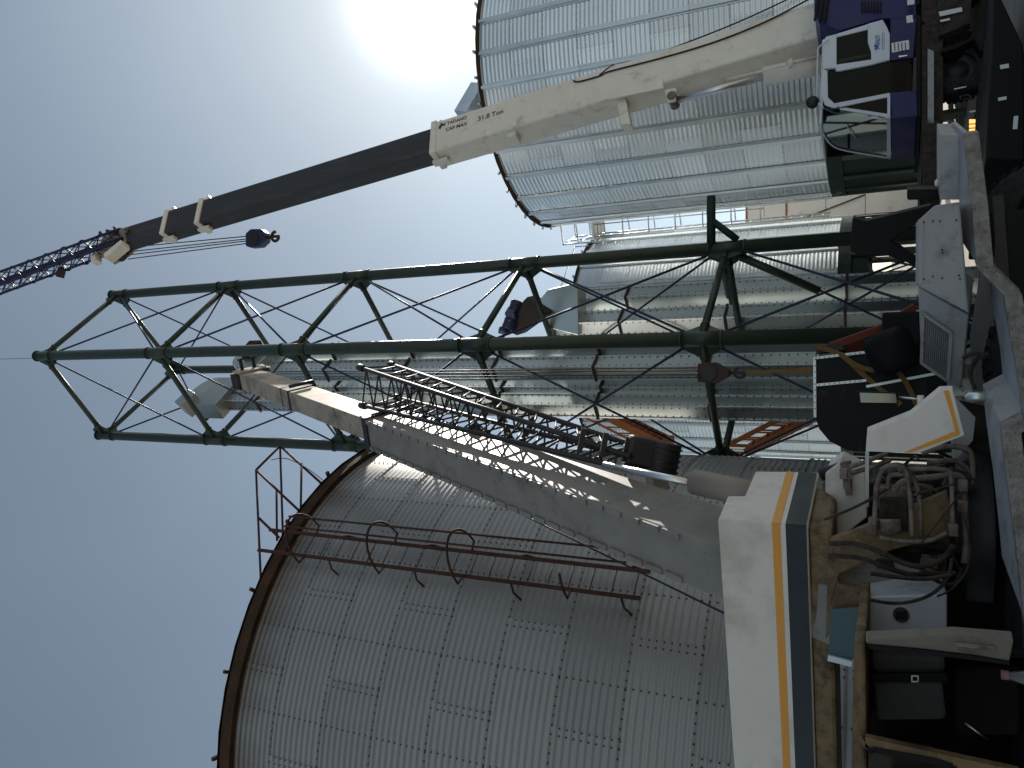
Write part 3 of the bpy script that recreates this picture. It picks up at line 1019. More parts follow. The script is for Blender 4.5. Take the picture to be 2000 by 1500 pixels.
tb('jib_mount', PT(1282, 905, tn + .05), PT(1288, 945, tn + .15), .03, 'dark_metal', crane, 8)
MB().prism([PT(1275, 935, tn + .1), PT(1300, 930, tn + .1), PT(1310, 955, tn + .1), PT(1278, 962, tn + .1)], bd * .1 + bside * .05).build('mount_foot', 'boom_grey', crane)
MB().beam(PT(925, 835, depth_t(925) + .45), PT(952, 868, depth_t(930) + .25), .14, .12).build('jib_bracket', 'jib_dark', crane)
# luffing cylinder
tq = depth_t(1400)
tb('cylinder_rod', PT(1180, 908, tq + .9), PT(1365, 946, tq + .1), .032, 'chrome', crane, 16)
tb('cylinder_barrel', PT(1356, 941, tq + .1), PT(1500, 972, tq - .4), .105, 'barrel', crane, 20)

# --- counterweight
K1 = PT(1577, 1027, 5.0)
zc = K1.z
K2 = PZ(1598, 922, zc)
cax = (K2 - K1); cax.z = 0; cax.normalize()           # along the crane, away from the camera
cwx = V((-cax.y, cax.x, 0))                           # along the long rear face, to the left
nside = V((cax.y, -cax.x, 0))


def onside(px, py):
    return PP(px, py, K1, nside)


def onrear(px, py):
    return PP(px, py, K1, cax)


side = [onside(*p) for p in ((1401, 1014), (1421, 967), (1454, 967), (1475, 919), (1600, 921), (1578, 1027))]
zt_ = side[0].z
Lr = 2.45
depth = (K2 - K1).length
# body as a prism of the side profile swept along the rear face
MB().prism(side, cwx * Lr).build('counterweight', 'white_paint', crane, bevel=.02)
# painted bands: thin sheets proud of the faces
hcw = zt_ - zc


def band(f0, f1, material, name):
    z0_, z1_ = zc + hcw * f0, zc + hcw * f1
    o1 = -cax * .003 + nside * .003
    a = K1 + o1
    MB().hexa([V((a.x, a.y, z0_)), V((a.x, a.y, z0_)) + cwx * (Lr + .003), V((a.x, a.y, z0_)) + cwx * (Lr + .003) + cax * .002, V((a.x, a.y, z0_)) + cax * .002,
               V((a.x, a.y, z1_)), V((a.x, a.y, z1_)) + cwx * (Lr + .003), V((a.x, a.y, z1_)) + cwx * (Lr + .003) + cax * .002, V((a.x, a.y, z1_)) + cax * .002]).build(name, material, crane)
    a = K1 + nside * .003
    dd = cax * (depth * .97)
    MB().hexa([V((a.x, a.y, z0_)), V((a.x, a.y, z0_)) + dd, V((a.x, a.y, z0_)) + dd + nside * .002, V((a.x, a.y, z0_)) + nside * .002,
               V((a.x, a.y, z1_)), V((a.x, a.y, z1_)) + dd, V((a.x, a.y, z1_)) + dd + nside * .002, V((a.x, a.y, z1_)) + nside * .002]).build(name, material, crane)


band(.012, .235, 'stripe_navy', 'navy_band')
band(.292, .385, 'stripe_orange', 'orange_stripe')
# tan bearer under it
MB().prism([K1 + V((0, 0, -.15)) + cax * .02 - nside * .02, K1 + V((0, 0, -.004)) + cax * .02 - nside * .02, K1 + V((0, 0, -.004)) + cax * .7 - nside * .02, K1 + V((0, 0, -.15)) + cax * .5 - nside * .02], cwx * (Lr - .05)).build('bearer_beam', 'tan_paint', crane, bevel=.03)

# --- turret: everything below the counterweight, around the slewing ring
TY0 = 5.9
MB().prism([P(1612, 925, TY0), P(1640, 905, TY0), P(1690, 930, TY0), P(1694, 1010, TY0), P(1640, 1052, TY0), P(1612, 1062, TY0)], V((.05, .5, 0))).build('turret_plate', 'white_paint', crane, bevel=.01)
for dy, mt in ((0.0, 'tan_paint'), (.85, 'tan_paint')):
    y = 5.35 + dy
    arcp = [(1618, 1060), (1622, 1052), (1660, 1040), (1720, 1015), (1790, 985), (1850, 960), (1860, 1000), (1858, 1035), (1800, 1060), (1740, 1075), (1690, 1098), (1640, 1120), (1622, 1180), (1616, 1184)]
    MB().prism([P(px, py, y) for px, py in arcp], V((.01, .05, 0))).build('turret_web', mt, crane, bevel=.006)
MB().prism([P(1618, 1060, 5.36), P(1612, 1250, 5.36), P(1640, 1210, 5.36), P(1690, 1190, 5.36), P(1690, 1150, 5.36), P(1640, 1140, 5.36)], V((.01, .05, 0))).build('turret_web', 'tan_paint', crane, bevel=.006)
MB().prism([P(1640, 960, 6.3), P(1640, 1200, 6.3), P(1870, 1200, 6.3), P(1870, 900, 6.3)], V((0, .3, 0))).build('turret_back', 'grimy', crane)
zs = P(1880, 1000, 5.9).z
MB().lathe([(.55, zs - .14), (.55, zs), (.50, zs + .02), (.0, zs + .02)], (P(1880, 1040, 5.9).x, 6.0, 0), 40).build('slewing_ring', 'dark_metal', crane)
MB().lathe([(.12, -.02), (.12, .30), (.08, .34), (.0, .34)], P(1845, 1035, 5.5), 20).build('swing_motor', 'grimy', crane)
MB().box(P(1745, 1000, 5.45), (.2, .25, .16)).build('valve_block', 'grimy', crane, bevel=.01)
MB().box(P(1740, 970, 5.5), (.14, .2, .2)).build('valve_block', 'pipe_tan', crane, bevel=.01)
MB().tube(P(1720, 1028, 5.25), P(1760, 1028, 5.25), .045, 12).build('valve_spool', 'pipe_tan', crane)
MB().box(P(1705, 1028, 5.27), (.11, .1, .05)).build('pipe_flange', 'pipe_tan', crane, bevel=.006)
# rigid hydraulic pipes
pipes = [
    ([(1708, 1028), (1712, 960), (1722, 920), (1745, 908), (1768, 915), (1775, 950), (1780, 1000), (1782, 1050)], 5.15, .019),
    ([(1735, 955), (1736, 935), (1745, 928), (1775, 928), (1790, 945), (1797, 990), (1799, 1050)], 5.2, .018),
    ([(1755, 918), (1800, 916), (1850, 918), (1858, 935), (1860, 990), (1862, 1030)], 5.2, .017),
    ([(1745, 960), (1765, 940), (1820, 932), (1875, 930), (1882, 960)], 5.35, .024),
    ([(1884, 960), (1886, 1010), (1888, 1060), (1884, 1100)], 5.3, .026),
    ([(1718, 1050), (1760, 1058), (1815, 1056), (1850, 1040)], 5.1, .017),
    ([(1800, 885), (1845, 872), (1890, 878), (1900, 900), (1900, 935)], 5.5, .022),
    ([(1810, 905), (1860, 900), (1890, 915), (1900, 945)], 5.55, .022),
    ([(1660, 912), (1700, 898), (1735, 885)], 5.6, .02), ([(1662, 925), (1702, 912), (1740, 898)], 5.6, .02),
]
for pts, y, r_ in pipes:
    MB().path(smooth_pts([P(a, b, y) for a, b in pts]), r_ * .78, 8).build('hydraulic_pipe', 'pipe_tan', crane)
hoses = [
    ([(1620, 1062), (1670, 1062), (1720, 1078), (1760, 1098), (1800, 1106), (1840, 1092), (1862, 1065)], 5.05, .016),
    ([(1618, 1085), (1680, 1090), (1730, 1108), (1780, 1122), (1830, 1120), (1868, 1120)], 5.1, .015),
    ([(1700, 1120), (1760, 1128), (1810, 1130), (1860, 1122)], 5.0, .013),
    ([(1610, 1015), (1660, 995), (1700, 975), (1740, 950)], 5.3, .009),
    ([(1860, 1090), (1850, 1130), (1820, 1160), (1780, 1175), (1740, 1178), (1700, 1172)], 5.0, .010),
    ([(1880, 1000), (1895, 1060), (1890, 1110), (1860, 1150), (1830, 1165)], 4.95, .006),
    ([(1800, 1110), (1830, 1135), (1865, 1140), (1880, 1110)], 5.2, .012),
    ([(1790, 965), (1830, 955), (1865, 945)], 5.15, .006), ([(1800, 1060), (1840, 1010), (1880, 960)], 5.0, .005),
]
for pts, y, r_ in hoses:
    MB().path(smooth_pts([P(a, b, y) for a, b in pts]), r_, 8).build('hose', 'grimy', crane)
for a, b, y in ((1880, 948, 5.28), (1880, 988, 5.28), (1862, 1035, 5.18), (1648, 925, 5.6), (1655, 945, 5.65)):
    MB().box(P(a, b, y), (.07, .07, .05)).build('pipe_clamp', 'pipe_tan', crane, bevel=.006)
tb('cylinder_gland', P(1602, 928, 6.0), P(1650, 912, 6.0), .045, 'dark_metal', crane, 14)
MB().prism([P(1640, 905, 5.82), P(1662, 900, 5.82), P(1664, 968, 5.82), P(1652, 968, 5.82)], V((0, .06, 0))).build('gland_bracket', 'pipe_tan', crane)

random.seed(23)
for i in range(26):
    px, py = random.uniform(1705, 1880), random.uniform(905, 1110)
    q_ = P(px, py, random.uniform(5.5, 5.9))
    if i % 3 == 0:
        MB().box(q_, tuple(random.uniform(.04, .14) for _ in range(3)), Matrix.Rotation(random.uniform(-.5, .5), 3, 'Y')).build('valve_block', random.choice(['grimy', 'pipe_tan', 'dark_metal']), crane, bevel=.005)
    elif i % 3 == 1:
        d_ = V((random.uniform(-.15, .15), .02, random.uniform(-.15, .15)))
        tb('pipe_union', q_, q_ + d_, random.uniform(.012, .03), random.choice(['grimy', 'pipe_tan']), crane, 10)
    else:
        e_ = P(px + random.uniform(-60, 60), py + random.uniform(-50, 50), 5.5)
        m_ = (q_ + e_) / 2 + V((random.uniform(-.1, .1), -.1, -random.uniform(.02, .15)))
        MB().path(smooth_pts([q_, m_, e_]), random.uniform(.005, .011), 6).build('hose', 'grimy', crane)
# --- white side hood with an orange edge, with a folded top
HY = 5.05
hood = [(1694, 844), (1778, 811), (1835, 764), (1861, 763), (1884, 850), (1793, 886), (1691, 882)]
MB().prism([P(a, b, HY) for a, b in hood], V((.03, .03, 0))).build('side_hood', 'white_paint', crane, bevel=.004)
st1 = [(1843, 763), (1853, 763), (1875, 848), (1866, 842), (1858, 812)]
MB().prism([P(a, b, HY - .004) for a, b in st1], V((0, .003, 0))).build('orange_stripe', 'stripe_orange', crane)
st2 = [(1866, 842), (1875, 849), (1778, 884), (1765, 884)]
MB().prism([P(a, b, HY - .004) for a, b in st2], V((0, .003, 0))).build('orange_stripe', 'stripe_orange', crane)
MB().prism([P(1690, 882, HY), P(1697, 882, HY), P(1697, 990, HY + .5), P(1690, 990, HY + .5)], V((0, .03, 0))).build('hood_lip', 'white_paint', crane)
tb('mirror_socket', P(1798, 772, 5.1), P(1798, 805, 5.1), .018, 'white_paint', crane, 10)
tb('mirror_stay', P(1755, 776, 5.2), P(1800, 780, 5.15), .006, 'chrome', crane, 6)
# mirror
mpts = [(1675, 764), (1752, 766), (1755, 788), (1750, 791), (1678, 789), (1674, 784)]
mcase = MB().prism([P(a, b, 5.2) for a, b in mpts], V((0, .05, .0))).build('mirror', 'black', crane, bevel=.008)
mg = [(1679, 767), (1749, 769), (1752, 787), (1681, 786)]
MB().prism([P(a, b, 5.196) for a, b in mg], V((0, .003, 0))).build('mirror_glass', 'mirror', mcase)

# --- carrier deck behind/right: grey cover box, grille, tread plate edging
DY = 5.4
bx = [(1796, 428), (1826, 401), (1875, 394), (1893, 612), (1795, 560)]
MB().prism([P(a, b, DY) for a, b in bx], V((.12, .75, .0))).build('deck_cover', 'deck_grey', crane, bevel=.012)
MB().prism([P(a, b, DY - .006) for a, b in ((1794, 428), (1803, 428), (1803, 554), (1794, 558))], V((0, .005, 0))).build('cover_lip', 'deck_grey', crane)
for a, b in ((1804, 434), (1822, 432), (1836, 432), (1840, 488), (1841, 494), (1822, 540), (1840, 543), (1873, 538), (1875, 545), (1804, 545), (1868, 430)):
    MB().tube(P(a, b, DY - .008), P(a, b, DY + .01), .006, 6).build('cover_bolt', 'dark_metal', crane)
gb = [(1793, 561), (1892, 616), (1877, 762), (1799, 709)]
GN = V((-.55, -.8, .12)).normalized()
g0 = P(1793, 561, DY)
gpts = [PP(a, b, g0, GN) for a, b in gb]
MB().prism(gpts, -GN * .5).build('grille_box', 'deck_grey', crane, bevel=.01)
gr = [PP(a, b, g0 + GN * .006, GN) for a, b in ((1803, 610), (1858, 648), (1852, 742), (1800, 706))]
MB().prism(gr, -GN * .004).build('grille_backing', 'black', crane)
fr = MB()
for i in range(4):
    fr.beam(gr[i] + GN * .012, gr[(i + 1) % 4] + GN * .012, .018, .018, GN)
fr.build('grille_frame', 'deck_grey', crane)
for k in range(1, 14):
    t = k / 14
    MB().beam(gr[0].lerp(gr[1], t) + GN * .006, gr[3].lerp(gr[2], t) + GN * .006, .003, .004, GN).build('grille_bar', 'deck_grey', crane)
for k in range(1, 22):
    t = k / 22
    MB().beam(gr[0].lerp(gr[3], t) + GN * .010, gr[1].lerp(gr[2], t) + GN * .010, .003, .004, GN).build('grille_bar', 'deck_grey', crane)
# tread-plate edge that steps over the wheels, running from the right rear to the left front
edge = [(1882, 262, 5.75), (1898, 400, 5.45), (1908, 524, 5.2), (1962, 578, 5.1), (1975, 660, 5.0), (1994, 760, 4.85), (2001, 822, 4.75), (1957, 845, 4.7), (1966, 930, 4.6), (1982, 1040, 4.5), (1997, 1170, 4.4), (2003, 1235, 4.35)]
ep = [P(*e) for e in edge]
for k in range(len(ep) - 1):
    a, b = ep[k], ep[k + 1]
    d = V((0, 0, -.085))
    MB().hexa([a + d, b + d, b + d + V((.05, .12, 0)), a + d + V((.05, .12, 0)), a, b, b + V((.05, .12, 0)), a + V((.05, .12, 0))]).build('tread_edge', 'tread_plate', crane, bevel=.004)
    # deck plate behind the edge, sloping gently inwards
    up2 = V((.25, .55, .035))
    MB().hexa([a + V((.05, .121, -.03)), b + V((.05, .121, -.03)), b + up2 + V((0, 0, -.03)), a + up2 + V((0, 0, -.03)), a + V((.05, .121, -.006)), b + V((.05, .121, -.006)), b + up2, a + up2]).build('deck_plate', 'deck_grey', crane)
# chassis under the deck
dr = (ep[0] - ep[-1]); dr.z = 0; dr.normalize()
dn = V((-dr.y, dr.x, 0))
cc = (ep[0] + ep[-1]) / 2
MB().prism([V((cc.x, cc.y, .55)) + dr * s * 3.2 + dn * o_ for s, o_ in ((-1, .55), (.42, .55), (.42, 2.3), (-1, 2.3))], V((0, 0, .30))).build('chassis', 'black', crane)
MB().prism([V((cc.x, cc.y, .86)) + dr * s * 3.2 + dn * o_ for s, o_ in ((-1, .5), (.45, .5), (.45, 2.4), (-1, 2.4))], V((0, 0, .06))).build('deck_floor', 'dark_metal', crane)
MB().prism([P(1836, 264, 6.0), P(1836, 390, 6.0), P(1880, 390, 6.0), P(1880, 264, 6.0)], V((.2, .4, 0))).build('deck_step', 'deck_grey', crane)
MB().prism([P(1772, 370, 6.2), P(1888, 368, 6.2), P(1888, 389, 6.2), P(1772, 391, 6.2)], V((.06, .15, 0))).build('outrigger_jack', 'black', crane, bevel=.01)
MB().prism([P(1830, 352, 6.3), P(1888, 355, 6.3), P(1888, 372, 6.3), P(1824, 366, 6.3)], V((.05, .12, 0))).build('jack_cover', 'white_paint', crane, bevel=.02)
# black A-frame rest behind the deck
MB().prism([P(1665, 425, 7.2), P(1690, 432, 7.2), P(1820, 400, 7.2), P(1815, 420, 7.2), P(1740, 470, 7.2), P(1790, 505, 7.2), P(1790, 520, 7.2), P(1730, 498, 7.2), P(1680, 500, 7.2), P(1660, 490, 7.2)], V((.05, .15, 0))).build('jib_rest', 'black', crane, bevel=.01)

# wheels of the carrier
def wheel(parent, c, axis, rad, wid, name='wheel', lugs=True, tyre_mat='rubber'):
    ax = V(axis).normalized()
    Mw = ax.to_track_quat('Z', 'Y').to_matrix()
    prof = [(rad * .56, -wid * .42), (rad * .62, -wid * .5), (rad * .9, -wid * .5), (rad * .975, -wid * .42), (rad, -wid * .3), (rad, wid * .3), (rad * .975, wid * .42), (rad * .9, wid * .5), (rad * .62, wid * .5), (rad * .56, wid * .42)]
    t = MB().lathe(prof, c, 40, Mw).build(name, tyre_mat, parent)
    b = MB()
    if lugs:
        for k in range(36):
            a = 2 * math.pi * k / 36
            for s, ofs in ((-1, 0), (1, .5), (0, .25)):
                a_ = a + ofs * 2 * math.pi / 36
                q = V((math.cos(a_) * rad * 1.005, math.sin(a_) * rad * 1.005, s * wid * .3))
                Mr = Mw @ Matrix.Rotation(a_, 3, 'Z') @ Matrix.Rotation(.5 * (s or .6), 3, 'X')
                b.box(V(c) + Mw @ q, (rad * .05, rad * .1, wid * .27), Mr)
        b.build('tread', tyre_mat, t)
    rim = MB().lathe([(rad * .57, -wid * .3), (rad * .52, -wid * .1), (rad * .3, -wid * .06), (rad * .28, -wid * .3), (0, -wid * .32)], c, 28, Mw).build('rim', 'dark_metal', t)
    MB().lathe([(rad * .57, wid * .3), (rad * .52, wid * .1), (rad * .3, wid * .06), (rad * .28, wid * .3), (0, wid * .32)], c, 28, Mw).build('rim', 'dark_metal', t)
    return t


wc = P(1943, 430, 5.75)
wheel(crane, (wc.x + .02, wc.y + .55, .5), dn, .5, .3)
wheel(crane, (wc.x - .9, wc.y - .05, .5), dn, .5, .3)
wheel(crane, V((cc.x, cc.y, .5)) - dr * 2.4 + dn * .75, dn, .5, .3)
wheel(crane, V((cc.x, cc.y, .5)) - dr * 2.4 + dn * 2.2, dn, .5, .3)

# --- driver's cab at the lower left
CY0 = 4.2
def cp(px, py, y=CY0):
    return P(px, py, y)
MB().prism([cp(1668, 1252), cp(1690, 1250), cp(1694, 1560), cp(1662, 1560)], V((.04, 1.1, 0))).build('cab_roof', 'tan_paint', crane, bevel=.015)
# front pillar with pressed handle recess (wide tapering panel)
pil = MB().prism([cp(1690, 1250), cp(1760, 1247), cp(1862, 1242), cp(1980, 1252), cp(1972, 1292), cp(1900, 1280), cp(1800, 1268), cp(1692, 1258)], V((.03, .06, 0))).build('cab_pillar', 'pillar_grey', crane, bevel=.006)
MB().prism([cp(1862, 1254, CY0 - .008), cp(1945, 1262, CY0 - .008), cp(1943, 1271, CY0 - .008), cp(1864, 1262, CY0 - .008)], V((0, .007, 0))).build('grab_recess', 'pipe_tan', pil, bevel=.003)
MB().prism([cp(1692, 1259, CY0 - .01), cp(1800, 1269, CY0 - .01), cp(1900, 1281, CY0 - .01), cp(1972, 1293, CY0 - .01), cp(1972, 1299, CY0 - .01), cp(1890, 1288, CY0 - .01), cp(1800, 1277, CY0 - .01), cp(1700, 1268, CY0 - .01)], V((0, .02, 0))).build('door_seal', 'black', crane)
# cab shell behind: back wall, floor, far side
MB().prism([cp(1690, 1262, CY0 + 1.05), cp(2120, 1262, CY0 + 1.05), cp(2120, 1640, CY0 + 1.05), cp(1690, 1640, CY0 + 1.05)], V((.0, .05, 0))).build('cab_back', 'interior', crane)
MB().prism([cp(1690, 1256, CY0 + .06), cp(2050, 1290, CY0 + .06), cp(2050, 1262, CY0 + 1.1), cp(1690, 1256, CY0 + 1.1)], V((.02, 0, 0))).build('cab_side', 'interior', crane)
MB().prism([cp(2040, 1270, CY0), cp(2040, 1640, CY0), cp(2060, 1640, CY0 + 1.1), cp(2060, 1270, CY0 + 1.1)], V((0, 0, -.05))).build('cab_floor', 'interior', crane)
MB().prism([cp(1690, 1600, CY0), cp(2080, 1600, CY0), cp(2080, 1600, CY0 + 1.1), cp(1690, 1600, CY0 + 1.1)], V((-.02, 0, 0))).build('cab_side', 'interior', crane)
# door window frame cut by the left edge
fo = [(1684, 1450), (1690, 1446), (1880, 1488), (1990, 1512), (1990, 1560), (1700, 1560)]
fi = [(1696, 1466), (1704, 1461), (1830, 1484), (1860, 1494), (1868, 1506), (1868, 1560), (1696, 1560)]
for a, b in ((0, 1), (1, 2), (2, 3)):
    MB().beam(cp(*fo[a], CY0 - .05), cp(*fo[b], CY0 - .05), .05, .05, V((0, 1, 0))).build('window_frame', 'tan_paint', crane)
for a, b in ((0, 1), (1, 2), (2, 3), (3, 4), (4, 5)):
    MB().beam(cp(*fi[a], CY0 - .06), cp(*fi[b], CY0 - .06), .028, .04, V((0, 1, 0))).build('window_seal', 'black', crane)
MB().prism([cp(*q_, CY0 - .05) for q_ in fi], V((0, .006, 0))).build('window_pane', 'glass_dark', crane)
# bench seat back in two cushions with belt between
def cushion(pts, name, y=CY0 + .55):
    return MB().prism([cp(a, b, y) for a, b in pts], V((0, .14, .03))).build(name, 'seat_grey', crane, bevel=.03)
cushion([(1703, 1266), (1848, 1274), (1850, 1316), (1706, 1316)], 'seat_back')
cushion([(1708, 1330), (1842, 1332), (1850, 1400), (1840, 1407), (1715, 1408)], 'seat_back')
MB().beam(cp(1704, 1324, CY0 + .5), cp(1850, 1323, CY0 + .5), .05, .006, V((0, 1, 0))).build('seat_belt', 'black', crane)
bk = MB()
for a, b in (((1780, 1320), (1793, 1320)), ((1780, 1331), (1793, 1331)), ((1781, 1319), (1781, 1332)), ((1793, 1320), (1793, 1331))):
    bk.beam(cp(*a, CY0 + .49), cp(*b, CY0 + .49), .006, .006, V((0, 1, 0)))
bk.build('belt_buckle', 'chrome', crane)
MB().prism([cp(1715, 1444, CY0 + .9), cp(1820, 1458, CY0 + .9), cp(1815, 1490, CY0 + .9), cp(1715, 1490, CY0 + .9)], V((0, .02, 0))).build('rear_window', 'seat_grey', crane)
MB().prism([cp(1862, 1300, CY0 + .4), cp(1990, 1300, CY0 + .2), cp(1990, 1440, CY0 + .2), cp(1862, 1440, CY0 + .4)], V((0, .3, -.1))).build('seat_base', 'interior', crane, bevel=.03)
tb('gear_lever', cp(1885, 1412, CY0 + .3), cp(1930, 1445, CY0 + .3), .006, 'chrome', crane, 6)
# white locker with round vent, behind the cab
LY = 5.2
MB().prism([P(1690, 1165, LY), P(1850, 1160, LY), P(1850, 1246, LY), P(1690, 1250, LY)], V((.0, .45, 0))).build('locker', 'cab_white', crane, bevel=.012)
vc = P(1760, 1201, LY - .01)
vent = MB().tube(vc, vc + V((0, .012, 0)), .045, 24).build('vent', 'seat_grey', crane)
for k in range(4):
    px = 1752 + k * 5.5
    MB().beam(P(px, 1194, LY - .014), P(px, 1210, LY - .014), .009, .006, V((0, 1, 0))).build('vent_slot', 'black', vent)
MB().prism([P(1622, 1190, LY + .1), P(1685, 1185, LY + .1), P(1685, 1260, LY + .1), P(1662, 1292, LY + .1), P(1618, 1282, LY + .1)], V((.0, .02, 0))).build('side_window', 'teal_panel', crane, bevel=.005)
MB().beam(P(1617, 1284, LY + .09), P(1664, 1296, LY + .09), .035, .03, V((0, 1, 0))).build('window_frame', 'cab_white', crane)
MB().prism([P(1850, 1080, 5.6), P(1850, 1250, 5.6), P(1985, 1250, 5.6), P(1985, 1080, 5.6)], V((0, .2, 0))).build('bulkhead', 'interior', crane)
MB().prism([P(1866, 780, 5.9), P(1960, 800, 5.9), P(1960, 1080, 5.9), P(1870, 1080, 5.9), P(1880, 860, 5.9)], V((0, .3, 0))).build('bulkhead', 'grimy', crane)
MB().prism([P(1850, 760, 5.6), P(1905, 815, 5.6), P(1900, 860, 5.6), P(1865, 900, 5.6)], V((0, .2, 0))).build('frame_plate', 'deck_grey', crane)
for pts in ([(1905, 760), (1895, 730), (1910, 700), (1930, 690)], [(1880, 700), (1905, 690), (1925, 700)]):
    MB().path(smooth_pts([P(a, b, 5.3) for a, b in pts]), .012, 6).build('hose', 'grimy', crane)
MB().lathe([(0, -.05), (.03, -.05), (.03, .06), (.0, .08)], P(1915, 775, 5.2), 12).build('filter_bowl', 'galv_rib', crane)

# hoist cables from the boom tip
hk = P(1395, 728, TIP.y)
tipx = TIP.x
for dx in (-.075, -.03, .03, .075):
    tb('hoist_cable', V((hk.x + dx, TIP.y + dx * .2, TIP.z - .15)), V((hk.x + dx, TIP.y + dx * .2, hk.z + .15)), .0075, 'dark_metal', crane, 5)

# ------------------------------------------------------------------ hook block, sling and the black housing being lifted
hb = thing('hook_block', tuple(hk), 'rusty dark hook block of the near crane above the black housing', 'hook block')
MB().prism([V((hk.x - .14, TIP.y, hk.z + .25)), V((hk.x + .14, TIP.y, hk.z + .25)), V((hk.x + .16, TIP.y, hk.z - .02)), V((hk.x + .05, TIP.y, hk.z - .22)), V((hk.x - .05, TIP.y, hk.z - .22)), V((hk.x - .16, TIP.y, hk.z - .02))], V((0, .12, 0))).build('block_cheek', 'hook_red', hb, bevel=.01)
MB().tube(V((hk.x, TIP.y - .03, hk.z + .08)), V((hk.x, TIP.y + .15, hk.z + .08)), .12, 20).build('block_sheave', 'dark_metal', hb)
hp = []
for i in range(15):
    a = math.pi * (1.0 - 1.45 * i / 14) + math.pi / 2
    hp.append(V((hk.x + .075 * math.cos(a), TIP.y + .06, hk.z - .36 + .075 * math.sin(a))))
MB().path([V((hk.x, TIP.y + .06, hk.z - .2))] + hp, .022, 8).build('hook', 'hook_red', hb)

HYd = 11.3
sling = thing('lifting_sling', tuple(P(1590, 725, TIP.y)), 'tan webbing sling from the near crane hook to the black housing', 'sling')
for dx in (-.03, .04):
    MB().beam(V((hk.x + dx * .3, TIP.y + .06, hk.z - .42)), V(P(1594, 722 + dx * 100, HYd + .2)), .045, .012, V((0, 1, 0))).build('webbing', 'sling', sling)
for pts, y in (([(1592, 676), (1640, 692), (1690, 735), (1722, 762), (1760, 790)], HYd - .03), ([(1640, 690), (1670, 712), (1700, 722), (1745, 722), (1768, 745), (1795, 800)], HYd - .06)):
    pp = smooth_pts([P(a, b, y) for a, b in pts], 5)
    bmb = MB()
    for k in range(len(pp) - 1):
        bmb.beam(pp[k], pp[k + 1], .065, .012, V((0, 1, 0)))
    bmb.build('webbing', 'sling', sling)

hs_ = thing('elevator_housing', tuple(P(1795, 760, HYd)), 'black steel elevator housing with curved end and riveted rims slung from the crane', 'machine part')
body = [(1594, 700), (1592, 812), (1600, 838), (1620, 862), (1655, 880), (1700, 884), (1790, 884), (1812, 840), (1812, 690)]
MB().prism([P(a, b, HYd) for a, b in body], V((.12, .85, 0))).build('shell', 'black_scuff', hs_, bevel=.01)
for (a, b), (c, d) in (((1591, 698), (1592, 815)), ((1595, 699), (1690, 688)), ((1595, 752), (1692, 743)), ((1692, 755), (1830, 729))):
    MB().beam(P(a, b, HYd - .02), P(c, d, HYd - .02), .035, .035, V((0, 1, 0))).build('rim_strip', 'galv_rib', hs_)
for i in range(9):
    MB().tube(P(1600 + i * 10, 699 - i * 1.2, HYd - .045), P(1600 + i * 10, 699 - i * 1.2, HYd), .009, 6).build('rivet', 'bolt', hs_)
    MB().tube(P(1600 + i * 10, 751.5 - i * .95, HYd - .045), P(1600 + i * 10, 751.5 - i * .95, HYd), .009, 6).build('rivet', 'bolt', hs_)
    MB().tube(P(1592, 702 + i * 12, HYd - .045), P(1592, 702 + i * 12, HYd), .009, 6).build('rivet', 'bolt', hs_)
MB().prism([P(1594, 690, HYd - .01), P(1650, 683, HYd - .01), P(1640, 672, HYd - .01), P(1596, 676, HYd - .01)], V((0, .4, 0))).build('lifting_lug', 'dark_metal', hs_)
MB().prism([P(1618, 672, HYd), P(1720, 636, HYd), P(1785, 594, HYd), P(1793, 604, HYd), P(1735, 645, HYd), P(1660, 672, HYd), P(1625, 682, HYd)], V((.03, .12, 0))).build('red_brace', 'brace_red', hs_, bevel=.006)
MB().prism([P(1635, 672, HYd + .3), P(1695, 662, HYd + .3), P(1700, 690, HYd + .3), P(1640, 690, HYd + .3)], V((0, .1, 0))).build('red_brace', 'brace_red', hs_)
mq = P(1745, 690, HYd - .15)
MB().lathe([(0, -.25), (.22, -.25), (.30, -.12), (.30, .2), (.24, .3), (.0, .32)], mq, 24, Matrix.Rotation(R(65), 3, 'Y')).build('gearbox', 'black', hs_)
MB().box(P(1760, 645, HYd), (.45, .5, .45)).build('gearbox_mount', 'black', hs_, bevel=.04)
cr = bpy.data.objects
MB().prism([P(1800, 600, HYd), P(1800, 884, HYd), P(1850, 884, HYd), P(1850, 600, HYd)], V((0, .7, 0))).build('skid', 'black', hs_)
for px in (610, 870):
    q = P(1840, px, HYd + .2)
    MB().box((q.x, q.y, q.z / 2), (.14, .5, q.z)).build('skid_leg', 'black', hs_)

# bottle standing in the cab
bt = thing('bottle', tuple(cp(1995, 1315, CY0 - .05)), 'small clear bottle with pink cap in the near crane cab', 'bottle')
q = cp(1988, 1322, CY0 - .02)
MB().lathe([(.0, -.12), (.03, -.12), (.032, -.02), (.018, .03), (.014, .05)], q, 16).build('bottle_body', 'bottle_clear', bt)
MB().lathe([(.021, .035), (.022, .065), (.0, .068)], q, 16).build('cap', 'pink', bt)

# ------------------------------------------------------------------ blue crane with cream boom
S1 = V((4.5, 14.5, 0))
f1 = V((.932, .361, 0)).normalized()        # rearwards along its flank
f2 = V((-f1.y, f1.x, 0))                    # across, away from the camera
crane2 = thing('truck_crane', (6.5, 16.0, 0), 'blue mobile crane with white cab and cream boom in front of the silo', 'crane')


def s2p(px, py, off=0.):                    # on the flank plane (off = metres further in)
    return PP(px, py, S1 + f2 * off, f2)


def f2p(px, py, off=0.):                    # on the front plane
    return PP(px, py, S1 + f1 * off, f1)


# cab frame: flank pieces
def flank(pts, material, name, th=.05, off=0., bevel=.0, parent=None):
    return MB().prism([s2p(a, b, off) for a, b in pts], f2 * th).build(name, material, parent or crane2, bevel=bevel)


